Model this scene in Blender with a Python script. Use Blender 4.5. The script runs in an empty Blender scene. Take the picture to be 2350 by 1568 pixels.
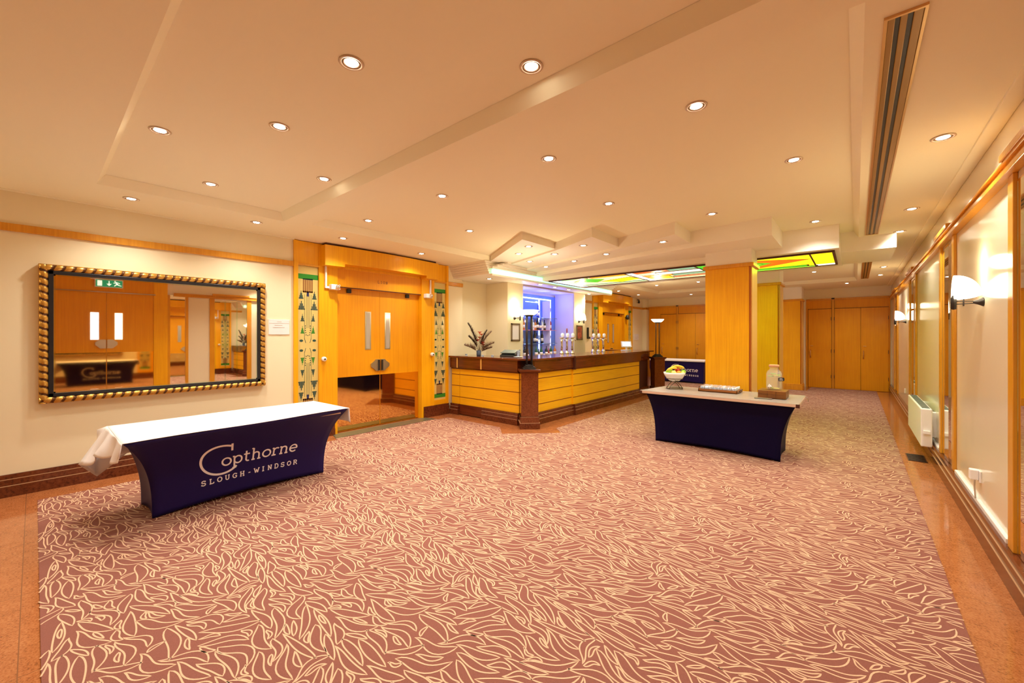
import bpy, bmesh, math, random
from mathutils import Vector, Matrix
random.seed(7)
PI = math.pi
SC = bpy.context.scene
COL = SC.collection

# ------------------------------------------------------------------ materials
def lin(r, g, b):
    f = lambda c: (c/255/12.92) if c/255 <= .04045 else ((c/255+.055)/1.055)**2.4
    return (f(r), f(g), f(b), 1)

def newmat(name):
    m = bpy.data.materials.new(name); m.use_nodes = True
    nt = m.node_tree
    return m, nt, nt.nodes['Principled BSDF']

def plain(name, col, rough=.5, metal=0, spec=None, coat=0, emit=None, es=0, noise=0, nscale=30, bump=0, bscale=200, sheen=0, trans=0, ior=1.45):
    m, nt, b = newmat(name)
    c = col if len(col) == 4 else (*col, 1)
    b.inputs['Base Color'].default_value = c
    b.inputs['Roughness'].default_value = rough
    b.inputs['Metallic'].default_value = metal
    b.inputs['IOR'].default_value = ior
    if spec is not None: b.inputs['Specular IOR Level'].default_value = spec
    if coat: b.inputs['Coat Weight'].default_value = coat; b.inputs['Coat Roughness'].default_value = .08
    if sheen: b.inputs['Sheen Weight'].default_value = sheen
    if trans: b.inputs['Transmission Weight'].default_value = trans
    if emit: b.inputs['Emission Color'].default_value = (*emit[:3], 1); b.inputs['Emission Strength'].default_value = es
    if noise:
        tc = nt.nodes.new('ShaderNodeTexCoord'); n = nt.nodes.new('ShaderNodeTexNoise')
        n.inputs['Scale'].default_value = nscale; n.inputs['Detail'].default_value = 4
        nt.links.new(tc.outputs['Object'], n.inputs['Vector'])
        r = nt.nodes.new('ShaderNodeValToRGB')
        r.color_ramp.elements[0].position = .3; r.color_ramp.elements[1].position = .7
        r.color_ramp.elements[0].color = tuple(v*(1-noise) for v in c[:3])+(1,)
        r.color_ramp.elements[1].color = tuple(min(1, v*(1+noise*.6)) for v in c[:3])+(1,)
        nt.links.new(n.outputs['Fac'], r.inputs['Fac']); nt.links.new(r.outputs['Color'], b.inputs['Base Color'])
    if bump:
        tc = nt.nodes.new('ShaderNodeTexCoord'); n = nt.nodes.new('ShaderNodeTexNoise')
        n.inputs['Scale'].default_value = bscale
        nt.links.new(tc.outputs['Object'], n.inputs['Vector'])
        bp = nt.nodes.new('ShaderNodeBump'); bp.inputs['Strength'].default_value = bump; bp.inputs['Distance'].default_value = .003
        nt.links.new(n.outputs['Fac'], bp.inputs['Height']); nt.links.new(bp.outputs['Normal'], b.inputs['Normal'])
    return m

def wood(name, light, dark, horiz=False, rough=.32, coat=.25):
    m, nt, b = newmat(name)
    tc = nt.nodes.new('ShaderNodeTexCoord'); mp = nt.nodes.new('ShaderNodeMapping')
    mp.inputs['Scale'].default_value = (2.2, 2.2, 60) if horiz else (55, 55, 1.6)
    n = nt.nodes.new('ShaderNodeTexNoise'); n.inputs['Scale'].default_value = 1; n.inputs['Detail'].default_value = 6
    n.inputs['Distortion'].default_value = .4
    n2 = nt.nodes.new('ShaderNodeTexNoise'); n2.inputs['Scale'].default_value = 1.7; n2.inputs['Detail'].default_value = 2
    mx = nt.nodes.new('ShaderNodeMix'); mx.data_type = 'FLOAT'; mx.inputs[0].default_value = .4
    r = nt.nodes.new('ShaderNodeValToRGB')
    r.color_ramp.elements[0].position = .32; r.color_ramp.elements[0].color = (*dark, 1)
    r.color_ramp.elements[1].position = .62; r.color_ramp.elements[1].color = (*light, 1)
    L = nt.links.new
    L(tc.outputs['Object'], mp.inputs['Vector']); L(mp.outputs['Vector'], n.inputs['Vector'])
    L(tc.outputs['Object'], n2.inputs['Vector'])
    L(n.outputs['Fac'], mx.inputs[2]); L(n2.outputs['Fac'], mx.inputs[3])
    L(mx.outputs[0], r.inputs['Fac']); L(r.outputs['Color'], b.inputs['Base Color'])
    b.inputs['Roughness'].default_value = rough; b.inputs['Coat Weight'].default_value = coat
    b.inputs['Coat Roughness'].default_value = .15; b.inputs['Specular IOR Level'].default_value = .35
    return m

def granite(name, c1, c2, c3, rough=.12, scale=60, joint=0, jcol=(.1, .04, .02)):
    m, nt, b = newmat(name); L = nt.links.new
    tc = nt.nodes.new('ShaderNodeTexCoord')
    n = nt.nodes.new('ShaderNodeTexNoise'); n.inputs['Scale'].default_value = scale; n.inputs['Detail'].default_value = 5; n.inputs['Roughness'].default_value = .7
    n2 = nt.nodes.new('ShaderNodeTexNoise'); n2.inputs['Scale'].default_value = scale/7; n2.inputs['Detail'].default_value = 3
    mx = nt.nodes.new('ShaderNodeMix'); mx.data_type = 'FLOAT'; mx.inputs[0].default_value = .22
    r = nt.nodes.new('ShaderNodeValToRGB'); e = r.color_ramp.elements
    e[0].position = .36; e[0].color = (*c3, 1); e[1].position = .64; e[1].color = (*c2, 1)
    k = e.new(.46); k.color = (*c1, 1)
    L(tc.outputs['Object'], n.inputs['Vector']); L(tc.outputs['Object'], n2.inputs['Vector'])
    L(n.outputs['Fac'], mx.inputs[2]); L(n2.outputs['Fac'], mx.inputs[3]); L(mx.outputs[0], r.inputs['Fac'])
    out = r.outputs['Color']
    if joint:
        br = nt.nodes.new('ShaderNodeTexBrick'); br.offset = 0; br.inputs['Scale'].default_value = 1
        br.inputs['Brick Width'].default_value = joint; br.inputs['Row Height'].default_value = joint
        br.inputs['Mortar Size'].default_value = .0025; br.inputs['Mortar Smooth'].default_value = .3
        mp = nt.nodes.new('ShaderNodeMapping'); mp.inputs['Location'].default_value = (.17, .05, 0)
        L(tc.outputs['Object'], mp.inputs['Vector']); L(mp.outputs['Vector'], br.inputs['Vector'])
        mc = nt.nodes.new('ShaderNodeMix'); mc.data_type = 'RGBA'
        L(br.outputs['Fac'], mc.inputs[0]); L(out, mc.inputs[6]); mc.inputs[7].default_value = (*jcol, 1)
        out = mc.outputs[2]
    L(out, b.inputs['Base Color'])
    b.inputs['Roughness'].default_value = rough
    return m

def pile(name, ca, cb):
    m, nt, b = newmat(name); L = nt.links.new; N = nt.nodes.new
    tc = N('ShaderNodeTexCoord'); fn = N('ShaderNodeTexNoise'); fn.inputs['Scale'].default_value = 230; fn.inputs['Detail'].default_value = 2
    L(tc.outputs['Object'], fn.inputs['Vector'])
    c1 = N('ShaderNodeMix'); c1.data_type = 'RGBA'; c1.inputs[6].default_value = (*ca, 1); c1.inputs[7].default_value = (*cb, 1)
    L(fn.outputs['Fac'], c1.inputs[0]); L(c1.outputs[2], b.inputs['Base Color'])
    b.inputs['Roughness'].default_value = .95; b.inputs['Specular IOR Level'].default_value = .1
    bp = N('ShaderNodeBump'); bp.inputs['Strength'].default_value = .35; bp.inputs['Distance'].default_value = .004
    L(fn.outputs['Fac'], bp.inputs['Height']); L(bp.outputs[0], b.inputs['Normal'])
    return m

M = {}
M['wall'] = plain('cream_wall', (.80, .72, .49), .55, bump=.05, bscale=120)
M['vinyl'] = plain('glossy_cream_panel', (.76, .69, .50), .17, spec=.5, coat=.25)
M['ceil'] = plain('ceiling_plaster', (.86, .82, .60), .75)
M['white_soffit'] = plain('soffit_plaster', (.84, .80, .68), .6)
M['carpet'] = pile('rose_carpet_pile', (.205, .076, .055), (.29, .115, .084))
M['cline'] = pile('peach_carpet_pile', (.64, .41, .25), (.72, .48, .31))
M['granite'] = granite('orange_granite', (.36, .115, .034), (.48, .19, .07), (.17, .06, .024), .10, 85, .9, (.22, .08, .03))
M['marble'] = granite('brown_marble', (.115, .026, .008), (.17, .046, .016), (.05, .012, .006), .16, 40)
M['line'] = plain('cream_inlay', (.45, .25, .12), .4)
M['wood'] = wood('amber_veneer', (.86, .43, .004), (.74, .32, .002), rough=.4, coat=.06)
M['woodh'] = wood('amber_veneer_horizontal', (.90, .48, .008), (.80, .38, .004), True, .4, .06)
M['wooddoor'] = wood('amber_door_veneer', (.78, .34, .003), (.68, .26, .001), rough=.4, coat=.06)
M['woodtrim'] = wood('amber_trim', (.70, .32, .02), (.56, .22, .01), rough=.28)
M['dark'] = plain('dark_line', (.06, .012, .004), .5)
M['groove'] = plain('maroon_groove', (.16, .02, .005), .5)
M['mahog'] = wood('mahogany', (.155, .034, .009), (.075, .014, .004), True, .14, .6)
M['kick'] = plain('bronze_mirror', (.80, .50, .16), .05, 1)
M['mirror'] = plain('mirror_silver', (.90, .86, .78), .015, 1)
M['bevelmirror'] = plain('mirror_bevel', (.75, .85, .72), .04, 1)
M['gold'] = plain('antique_gold', (.58, .32, .06), .3, .7)
M['bronze'] = plain('dark_bronze_groove', (.10, .035, .008), .45, .4)
M['black'] = plain('black_lacquer', (.012, .011, .012), .35)
M['iron'] = plain('dark_iron', (.05, .045, .042), .35, .7)
M['steel'] = plain('brushed_steel', (.62, .58, .52), .28, 1)
M['chrome'] = plain('chrome', (.85, .85, .88), .08, 1)
M['brass'] = plain('satin_brass', (.70, .45, .2), .3, 1)
M['whitep'] = plain('white_plastic', (.85, .83, .80), .35)
M['whitec'] = plain('white_cloth', (.92, .90, .88), .8, bump=.1, bscale=500)
M['navy'] = plain('navy_stretch_cloth', (.013, .0065, .090), .5, spec=.25)
M['navy_shaded'] = plain('shaded_navy_stretch_cloth', (.004, .002, .028), .55, spec=.12)  # navy cloth with the shade of its unlit side put into the colour
M['logo'] = plain('logo_white', (.92, .90, .95), .6)
M['laminate'] = plain('grey_laminate', (.37, .325, .27), .25, noise=.06, nscale=90)
M['edge'] = plain('table_edge', (.62, .44, .32), .4)
M['thresh'] = plain('grey_green_threshold', (.15, .14, .085), .35, .3)
M['panelglass'] = plain('ochre_glass', (.66, .52, .17), .12, coat=.6)
M['pgreen'] = plain('leaded_green', (.03, .26, .03), .2)
M['pdark'] = plain('leaded_teal', (.02, .07, .06), .3)
M['pbrown'] = plain('leaded_brown', (.30, .14, .04), .3)
M['pblue'] = plain('leaded_blue', (.02, .03, .12), .25)
M['exitg'] = plain('exit_green', (.01, .25, .11), .4, emit=(.01, .25, .11), es=.6)
M['exitw'] = plain('exit_white', (.8, .9, .8), .4, emit=(.8, .95, .8), es=.8)
M['daywin'] = plain('daylight_pane', (.8, .85, .9), .2, emit=(.75, .9, 1), es=2.2)
M['warmwin'] = plain('lit_corridor_pane', (.9, .9, .8), .2, emit=(1, .95, .75), es=1.4)
M['viewwin'] = plain('wired_glass_pane', (.42, .38, .30), .12, coat=.5)
M['bulb'] = plain('downlight_bulb', (1, .9, .8), .3, emit=(1, .86, .66), es=45)
M['shade'] = plain('lit_opal_glass', (1, .95, .85), .3, emit=(1, .86, .62), es=5.0)
M['led'] = plain('cyan_led_strip', (.8, 1, .9), .3, emit=(.30, 1, .72), es=1.05)
M['ledw'] = plain('blue_white_led', (.8, .85, 1), .3, emit=(.50, .56, 1), es=1.9)
M['lav'] = plain('lavender_wall', (.66, .60, .78), .6)
M['bluegl'] = plain('blue_lit_back_glass', (.16, .30, .85), .12, spec=.6)
M['shelf'] = plain('shelf_glass', (.55, .75, .9), .08, trans=.7)
M['redshelf'] = plain('pink_shelf_edge', (.75, .25, .25), .4)
M['glass'] = plain('clear_glass', (.90, .95, .92), .03, spec=.6); M['glass'].node_tree.nodes['Principled BSDF'].inputs['Alpha'].default_value = .10
M['water'] = plain('water', (.80, .88, .66), .05); M['water'].node_tree.nodes['Principled BSDF'].inputs['Alpha'].default_value = .10
M['opal'] = plain('badge_opal', (.9, .92, .95), .3, emit=(.9, .93, 1), es=.25)
M['bowl'] = plain('white_ceramic', (.85, .82, .78), .15)
M['bowlmetal'] = plain('bowl_stand_wire', (.12, .09, .05), .35, .8)
M['crate'] = wood('crate_wood', (.24, .085, .012), (.10, .032, .005), True, .5, 0)
M['tray'] = wood('tray_wood', (.36, .13, .03), (.24, .075, .014), True, .45, 0)
M['green'] = plain('apple_green', (.30, .58, .03), .3)
M['yellow'] = plain('banana_yellow', (.85, .60, .05), .45)
M['orange'] = plain('orange_peel', (.9, .35, .03), .45)
M['red'] = plain('apple_red', (.5, .05, .02), .3)
M['lemon'] = plain('lemon', (.88, .75, .18), .45)
M['stem'] = plain('brown_stem', (.12, .06, .02), .7)
M['flred'] = plain('red_petal', (.72, .03, .03), .5)
M['flor'] = plain('coral_petal', (.75, .16, .07), .5)
M['grass'] = plain('dark_dried_grass', (.07, .035, .022), .8)
M['straw'] = plain('brown_dried_grass', (.25, .15, .09), .8)
M['potblue'] = plain('slate_blue_glass', (.06, .09, .14), .15)
M['till'] = plain('grey_green_plastic', (.10, .13, .11), .4)
M['tilld'] = plain('charcoal_plastic', (.025, .03, .028), .4)
M['screen'] = plain('lit_screen', (.7, .8, 1), .2, emit=(.6, .75, 1), es=.6)
M['paper'] = plain('paper_sheet', (.78, .74, .72), .6)
M['picframe'] = plain('grey_gilt_frame', (.22, .16, .09), .4, .3)
M['poster'] = plain('coral_print', (.55, .13, .07), .5, noise=.6, nscale=14)
M['label'] = plain('chalk_label', (.02, .02, .02), .6)
BOT = {}
for nm, c in dict(green=(.02, .10, .04), dark=(.012, .012, .02), blue=(.02, .05, .35), amber=(.45, .14, .02), clear=(.6, .68, .75), red=(.35, .02, .03), brown=(.12, .04, .015)).items():
    BOT[nm] = plain('bottle_'+nm, c, .08, coat=.5)
SG = {}
for nm, c, s in [('yellow', (1, .78, .01), 1.0), ('pale', (1, .88, .42), 1.05), ('green', (.01, .50, .02), .95), ('lime', (.30, .75, .05), .9), ('redorange', (.9, .12, .01), .8),
                 ('orange', (1, .36, .02), .9), ('white', (1, .97, .85), 1.1), ('teal', (.16, .45, .30), .75), ('coral', (1, .25, .12), .8)]:
    SG[nm] = plain('stained_'+nm, c, .25, emit=c, es=s)

# ------------------------------------------------------------------ mesh builder
class MB:
    def __init__(s): s.v = []; s.f = []; s.m = []; s.mats = []; s.smooth = []
    def mi(s, mat):
        if mat not in s.mats: s.mats.append(mat)
        return s.mats.index(mat)
    def add(s, vs, fs, mat, smooth=False):
        o = len(s.v); s.v += [tuple(v) for v in vs]; k = s.mi(mat)
        for f in fs: s.f.append(tuple(i+o for i in f)); s.m.append(k); s.smooth.append(smooth)
        return s
    def box(s, x0, x1, y0, y1, z0, z1, mat):
        x0, x1 = sorted((x0, x1)); y0, y1 = sorted((y0, y1)); z0, z1 = sorted((z0, z1))
        vs = [(x0,y0,z0),(x1,y0,z0),(x1,y1,z0),(x0,y1,z0),(x0,y0,z1),(x1,y0,z1),(x1,y1,z1),(x0,y1,z1)]
        return s.add(vs, [(0,3,2,1),(4,5,6,7),(0,1,5,4),(1,2,6,5),(2,3,7,6),(3,0,4,7)], mat)
    def prism(s, poly, z0, z1, mat):
        n = len(poly)
        a = sum(poly[i][0]*poly[(i+1)%n][1]-poly[(i+1)%n][0]*poly[i][1] for i in range(n))
        if a < 0: poly = poly[::-1]
        vs = [(x,y,z0) for x,y in poly]+[(x,y,z1) for x,y in poly]
        fs = [tuple(range(n))[::-1], tuple(range(n,2*n))]+[(i,(i+1)%n,n+(i+1)%n,n+i) for i in range(n)]
        return s.add(vs, fs, mat)
    def lathe(s, prof, c, mat, n=24, axis='Z', sx=1, sy=1):
        vs = []; fs = []
        for r, z in prof:
            for i in range(n):
                a = 2*PI*i/n
                vs.append((r*math.cos(a)*sx, r*math.sin(a)*sy, z))
        for j in range(len(prof)-1):
            for i in range(n):
                fs.append((j*n+i, j*n+(i+1)%n, (j+1)*n+(i+1)%n, (j+1)*n+i))
        if prof[0][0] > 1e-5: fs.append(tuple(range(n))[::-1])
        if prof[-1][0] > 1e-5: fs.append(tuple((len(prof)-1)*n+i for i in range(n)))
        if axis == 'X': vs = [(z, x, y) for x, y, z in vs]
        if axis == 'Y': vs = [(y, z, x) for x, y, z in vs]
        vs = [(x+c[0], y+c[1], z+c[2]) for x, y, z in vs]
        return s.add(vs, fs, mat, True)
    def tube(s, pts, r, mat, n=8, closed=False):
        pts = [Vector(p) for p in pts]; vs = []; fs = []
        N = len(pts)
        rs = r if isinstance(r, (list, tuple)) else [r]*N
        up = None
        for i, p in enumerate(pts):
            if closed: t = pts[(i+1)%N]-pts[i-1]
            else: t = pts[min(i+1, N-1)]-pts[max(i-1, 0)]
            t.normalize()
            if up is None:
                up = Vector((0,0,1)) if abs(t.z) < .9 else Vector((1,0,0))
            a = t.cross(up).normalized(); b = a.cross(t).normalized(); up = b
            for k in range(n):
                q = 2*PI*k/n
                vs.append(p+a*math.cos(q)*rs[i]+b*math.sin(q)*rs[i])
        M_ = N if closed else N-1
        for i in range(M_):
            for k in range(n):
                j = (i+1) % N
                fs.append((i*n+k, i*n+(k+1)%n, j*n+(k+1)%n, j*n+k))
        if not closed: fs += [tuple(range(n))[::-1], tuple((N-1)*n+k for k in range(n))]
        return s.add(vs, fs, mat, True)
    def ball(s, c, r, mat, sx=1, sy=1, sz=1, n=14, rings=8):
        prof = [(max(1e-6, r*math.sin(PI*i/rings)), -r*math.cos(PI*i/rings)*sz) for i in range(rings+1)]
        return s.lathe(prof, c, mat, n, sx=sx, sy=sy)
    def grid(s, fn, nu, nv, mat, smooth=True, flip=False):
        vs = [fn(i/nu, j/nv) for j in range(nv+1) for i in range(nu+1)]
        fs = []
        for j in range(nv):
            for i in range(nu):
                a = j*(nu+1)+i; q = (a, a+1, a+nu+2, a+nu+1)
                fs.append(q[::-1] if flip else q)
        return s.add(vs, fs, mat, smooth)
    def build(s, name, parent=None, origin=None, bevel=0, solid=0):
        o0 = Vector(origin) if origin else Vector((0,0,0))
        me = bpy.data.meshes.new(name)
        me.from_pydata([tuple(Vector(v)-o0) for v in s.v], [], s.f)
        for m_ in s.mats: me.materials.append(m_)
        me.polygons.foreach_set('material_index', s.m)
        me.polygons.foreach_set('use_smooth', s.smooth)
        me.update()
        ob = bpy.data.objects.new(name, me); COL.objects.link(ob); ob.location = o0
        if parent is not None:
            ob.parent = parent; pl = world_loc(parent); ob.location = o0-pl if origin else -pl
            if origin is None: ob.location = -pl
        if bevel:
            b = ob.modifiers.new('bevel', 'BEVEL'); b.width = bevel; b.segments = 2; b.limit_method = 'ANGLE'
        if solid:
            b = ob.modifiers.new('solid', 'SOLIDIFY'); b.thickness = solid; b.offset = 0
        return ob
def world_loc(o):
    v = Vector(o.location)
    while o.parent: o = o.parent; v = v+Vector(o.location)
    return v
def tag(o, label=None, cat=None, group=None, kind=None):
    if label: o['label'] = label
    if cat: o['category'] = cat
    if group: o['group'] = group
    if kind: o['kind'] = kind
    return o
def thing(name, loc, label, cat, group=None):
    o = bpy.data.objects.new(name, None); COL.objects.link(o); o.location = loc; o.empty_display_size = .1
    return tag(o, label, cat, group)
def struct(o): o['kind'] = 'structure'; return o
def sempty(name, loc):
    o = bpy.data.objects.new(name, None); COL.objects.link(o); o.location = loc; o['kind'] = 'structure'; return o
def bx(name, parent, x0, x1, y0, y1, z0, z1, mat, bevel=0):
    return MB().box(x0, x1, y0, y1, z0, z1, mat).build(name, parent, bevel=bevel)
def copy_tree(o, parent=None, shift=(0,0,0)):
    c = o.copy(); COL.objects.link(c)
    if parent is None: c.location = Vector(o.location)+Vector(shift)
    c.parent = parent
    for ch in o.children: copy_tree(ch, c)
    return c

# ------------------------------------------------------------------ camera
FPX = 930.0
cam = bpy.data.cameras.new('camera'); camo = bpy.data.objects.new('camera', cam); COL.objects.link(camo)
yaw = math.atan2(789, 930)
camo.location = (0, 0, 1.535); camo.rotation_euler = (PI/2, 0, yaw)
cam.sensor_width = 36; cam.lens = FPX/2350*36; cam.shift_y = -12/2350; cam.clip_start = .02
SC.camera = camo

# ------------------------------------------------------------------ setting
H = 2.94; HC = 3.03
XL, XR, YF, YN = -6.2, .75, 15.2, -2.6
b = MB(); b.box(XL-.3, XR+.2, YN-.2, YF+.2, -.1, 0, M['granite']); struct(b.build('floor'))
# carpet with the notch round the bar and the door threshold
cp = [(.44, .02), (.44, 15.12), (-1.02, 15.12), (-1.05, 14.02), (-1.7, 14.02), (-1.7, 15.12), (-5.95, 15.12), (-5.95, 11.6), (-4.5, 11.25), (-3.62, 10.6), (-3.86, 10.3), (-3.80, 5.62), (-3.56, 5.40), (-4.23, 4.74), (-4.56, 5.06), (-5.86, 5.04), (-5.86, 4.80), (-5.92, 4.80), (-5.92, 2.9), (-5.84, 2.9), (-5.82, .02)]
def fill_poly(poly, z, mat, name):
    from mathutils.geometry import tessellate_polygon
    n = len(poly); h_ = .006
    tris = tessellate_polygon([[Vector((x, y, 0)) for x, y in poly]])
    ar = sum(poly[i][0]*poly[(i+1) % n][1]-poly[(i+1) % n][0]*poly[i][1] for i in range(n))
    m_ = MB(); vs = [(x, y, z+h_) for x, y in poly]+[(x, y, z+.0005) for x, y in poly]; fs = []
    for t_ in tris:
        p = [poly[i] for i in t_]
        cr_ = (p[1][0]-p[0][0])*(p[2][1]-p[0][1])-(p[1][1]-p[0][1])*(p[2][0]-p[0][0])
        fs.append(tuple(t_) if cr_ > 0 else tuple(t_)[::-1])
    for i in range(n):
        j = (i+1) % n; q = (i, n+i, n+j, j); fs.append(q if ar > 0 else q[::-1])
    m_.add(vs, fs, mat)
    leaf_lines(m_, poly, z+h_+.0006)
    return m_.build(name)
def leaf_lines(m_, poly, z):
    """leaf outlines packed in a repeating square, laid over the whole carpet"""
    import numpy as np
    P = .92; G = 230; cell = P/G
    rg = random.Random(11); occ = bytearray(G*G)
    leaves = []
    cents = [(rg.random()*P, rg.random()*P, rg.choice([-.25, .05, .3, .55, -.5, 1.2, 1.5, -1.1])) for _ in range(20)]
    def field(x, y):
        best = None
        for cx2, cy2, a in cents:
            dx = abs(x-cx2); dx = min(dx, P-dx); dy = abs(y-cy2); dy = min(dy, P-dy)
            d = dx*dx+dy*dy
            if best is None or d < best[0]: best = (d, a)
        return best[1]
    for (Lm, wm, tries) in ((.26, .023, 1600), (.20, .019, 2600), (.14, .014, 4200), (.09, .010, 4200)):
        for _ in range(tries):
            x, y = rg.random()*P, rg.random()*P
            if occ[int(y/cell) % G*G+int(x/cell) % G]: continue
            a = field(x, y)+rg.gauss(0, .22); Lf = Lm*rg.uniform(.85, 1.15); w_ = wm*rg.uniform(.75, 1.2)
            c1 = rg.uniform(-.9, .9); skew = rg.uniform(.7, 1.5)
            n = 12; sp_ = []; ang = a-c1*.5
            px_, py_ = 0, 0; pts = [(0, 0, ang)]
            for i in range(n):
                an = a+c1*math.sin(2*PI*(i+.5)/n*.8)*.8
                px_ += math.cos(an)*Lf/n; py_ += math.sin(an)*Lf/n; pts.append((px_, py_, an))
            mx_, my_ = px_/2, py_/2; L1, R1 = [], []
            ok = True; marks = []
            for i, (qx, qy, an) in enumerate(pts):
                t_ = i/n; hw = w_*(math.sin(PI*t_**skew)**.75 if 0 < i < n else 0)
                qx += x-mx_; qy += y-my_; nx_, ny_ = -math.sin(an), math.cos(an)
                L1.append((qx+nx_*hw, qy+ny_*hw)); R1.append((qx-nx_*hw, qy-ny_*hw))
                e_ = hw+.0035; k_ = max(1, int(e_/cell))
                for j in range(-k_, k_+1):
                    u_ = j/k_*e_; gi = int((qy+ny_*u_)/cell) % G*G+int((qx+nx_*u_)/cell) % G
                    if occ[gi]: ok = False; break
                    marks.append((qx+nx_*u_, qy+ny_*u_))
                if not ok: break
            if not ok: continue
            # fill the whole blade
            for i in range(n):
                for f_ in (0, .34, .67):
                    ax, ay = L1[i][0]+(L1[i+1][0]-L1[i][0])*f_, L1[i][1]+(L1[i+1][1]-L1[i][1])*f_
                    bx_, by_ = R1[i][0]+(R1[i+1][0]-R1[i][0])*f_, R1[i][1]+(R1[i+1][1]-R1[i][1])*f_
                    d_ = math.hypot(ax-bx_, ay-by_); k_ = max(2, int(d_/cell*1.6))
                    for j in range(k_+1):
                        gx, gy = ax+(bx_-ax)*j/k_, ay+(by_-ay)*j/k_
                        occ[int(gy/cell) % G*G+int(gx/cell) % G] = 1
            leaves.append(L1+R1[::-1][1:-1])
    lw = .0036; V, F = [], []
    for lf in leaves:
        n = len(lf); o_ = len(V)
        for i in range(n):
            (x0, y0), (x1, y1), (x2, y2) = lf[i-1], lf[i], lf[(i+1) % n]
            dx, dy = x2-x0, y2-y0; d_ = math.hypot(dx, dy) or 1
            V.append((x1-dy/d_*lw, y1+dx/d_*lw)); V.append((x1+dy/d_*lw, y1-dx/d_*lw))
        for i in range(n):
            j = (i+1) % n; F.append((o_+2*i, o_+2*i+1, o_+2*j+1, o_+2*j))
    V = np.array(V); F = np.array(F)
    x0, x1 = min(p[0] for p in poly), max(p[0] for p in poly); y0, y1 = min(p[1] for p in poly), max(p[1] for p in poly)
    allV, allF = [], []; off = 0
    for i in range(int((x1-x0)/P)+1):
        for j in range(int((y1-y0)/P)+1):
            W_ = V+np.array([x0+i*P, y0+j*P]); C_ = W_[F].mean(axis=1)
            ins = np.zeros(len(C_), bool); n = len(poly)
            for k in range(n):
                ax, ay = poly[k]; bx_, by_ = poly[(k+1) % n]
                if ay == by_: continue
                c_ = ((ay > C_[:, 1]) != (by_ > C_[:, 1])) & (C_[:, 0] < (bx_-ax)*(C_[:, 1]-ay)/(by_-ay)+ax)
                ins ^= c_
            f_ = F[ins]
            if not len(f_): continue
            allV.append(W_); allF.append(f_+off); off += len(W_)
    VV = np.concatenate(allV); FF = np.concatenate(allF)
    base = len(m_.v); k = m_.mi(M['cline'])
    m_.v += [(a, b_, z) for a, b_ in VV.tolist()]
    m_.f += [(a+base, b_+base, c_+base, d_+base) for a, b_, c_, d_ in FF.tolist()]
    m_.m += [k]*len(FF); m_.smooth += [False]*len(FF)
tag(fill_poly(cp, 0.0, M['carpet'], 'carpet'), 'dusty rose carpet with pale leaf outlines covering the middle of the floor', 'carpet')

# walls
bx('wall_left', None, XL-.15, XL, YN, 2.42, 0, HC, M['wall'])
w = MB(); w.box(XL-.15, XL, 5.32, 5.72, 0, HC, M['wall']); struct(bx('wall_left_bar', None, XL-.35, XL-.135, 5.72, 10.66, 0, HC, M['wall']))
w.box(XL-.15, XL, 10.66, 11.12, 0, HC, M['wall']); w.box(XL-.15, XL, 14.02, YF, 0, HC, M['wall'])
w.box(XL-.35, XL-.16, 2.42, 5.32, 0, HC, M['wall']); w.box(XL-.35, XL-.16, 11.12, 14.02, 0, HC, M['wall'])
w.box(XL-.01, -6.04, 14.98, YF, 0, HC, M['wall'])
o = w.build('wall_left_far')
for n_ in ('wall_left', 'wall_left_far'): struct(bpy.data.objects[n_])
w = MB(); w.box(XR, XR+.15, YN, YF, 0, HC, M['vinyl']); struct(w.build('wall_right'))
w = MB(); w.box(XL-.3, XR+.15, YF, YF+.15, 0, HC, M['wall']); struct(w.build('wall_far'))
w = MB(); w.box(XL-.3, XR+.15, YN-.15, YN, 0, HC, M['wall']); struct(w.build('wall_near'))

# piers and bar recess soffit
def pier(y0, y1, label):
    t = thing('pier', (-5.98, (y0+y1)/2, 0), label, 'wall pier')
    bx('pier_body', t, -6.334, -5.70, y0, y1, 0, 2.699, M['wall'])
    bx('skirting', t, -5.71, -5.685, y0, y1, 0, .2, M['marble'])
    return t
pier(6.57, 7.10, 'cream wall pier left of the blue-lit bottle shelves, carrying an empty frame')
pier(9.27, 9.84, 'cream wall pier right of the blue-lit bottle shelves, carrying a coral picture')

# ceiling -----------------------------------------------------------
c = MB()
c.box(XL-.35, XR+.15, YN-.15, YF+.15, HC, HC+.12, M['ceil'])
holes = [(-5.33, -.05, .37, 1.97), (-5.23, .03, 2.26, 9.2), (-5.0, .03, 9.6, 13.4)]
def ring_band():
    xs = sorted({XL-.35, XR+.15, *[h[0] for h in holes], *[h[1] for h in holes]})
    ys = sorted({YN-.15, YF+.15, *[h[2] for h in holes], *[h[3] for h in holes]})
    for i in range(len(xs)-1):
        for j in range(len(ys)-1):
            cx_, cy_ = (xs[i]+xs[i+1])/2, (ys[j]+ys[j+1])/2
            if any(h[0] < cx_ < h[1] and h[2] < cy_ < h[3] for h in holes): continue
            c.add([(xs[i], ys[j], H), (xs[i+1], ys[j], H), (xs[i+1], ys[j+1], H), (xs[i], ys[j+1], H)], [(0, 3, 2, 1)], M['ceil'])
ring_band()
for (x0, x1, y0, y1) in holes:
    k = .055
    lo = [(x0,y0,H),(x1,y0,H),(x1,y1,H),(x0,y1,H)]; hi = [(x0+k,y0+k,HC-.001),(x1-k,y0+k,HC-.001),(x1-k,y1-k,HC-.001),(x0+k,y1-k,HC-.001)]
    c.add(lo+hi, [(i, (i+1)%4, 4+(i+1)%4, 4+i)[::-1] for i in range(4)], M['ceil'])
o = struct(c.build('ceiling'))
# cornice along right wall
struct(bx('trim_1', None, .66, XR, YN, YF, H-.018, H+.02, M['ceil'], .006))
struct(bx('trim_2', None, XL, XL+.05, YN, 2.42, H-.012, H+.02, M['ceil'], .004))

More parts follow.
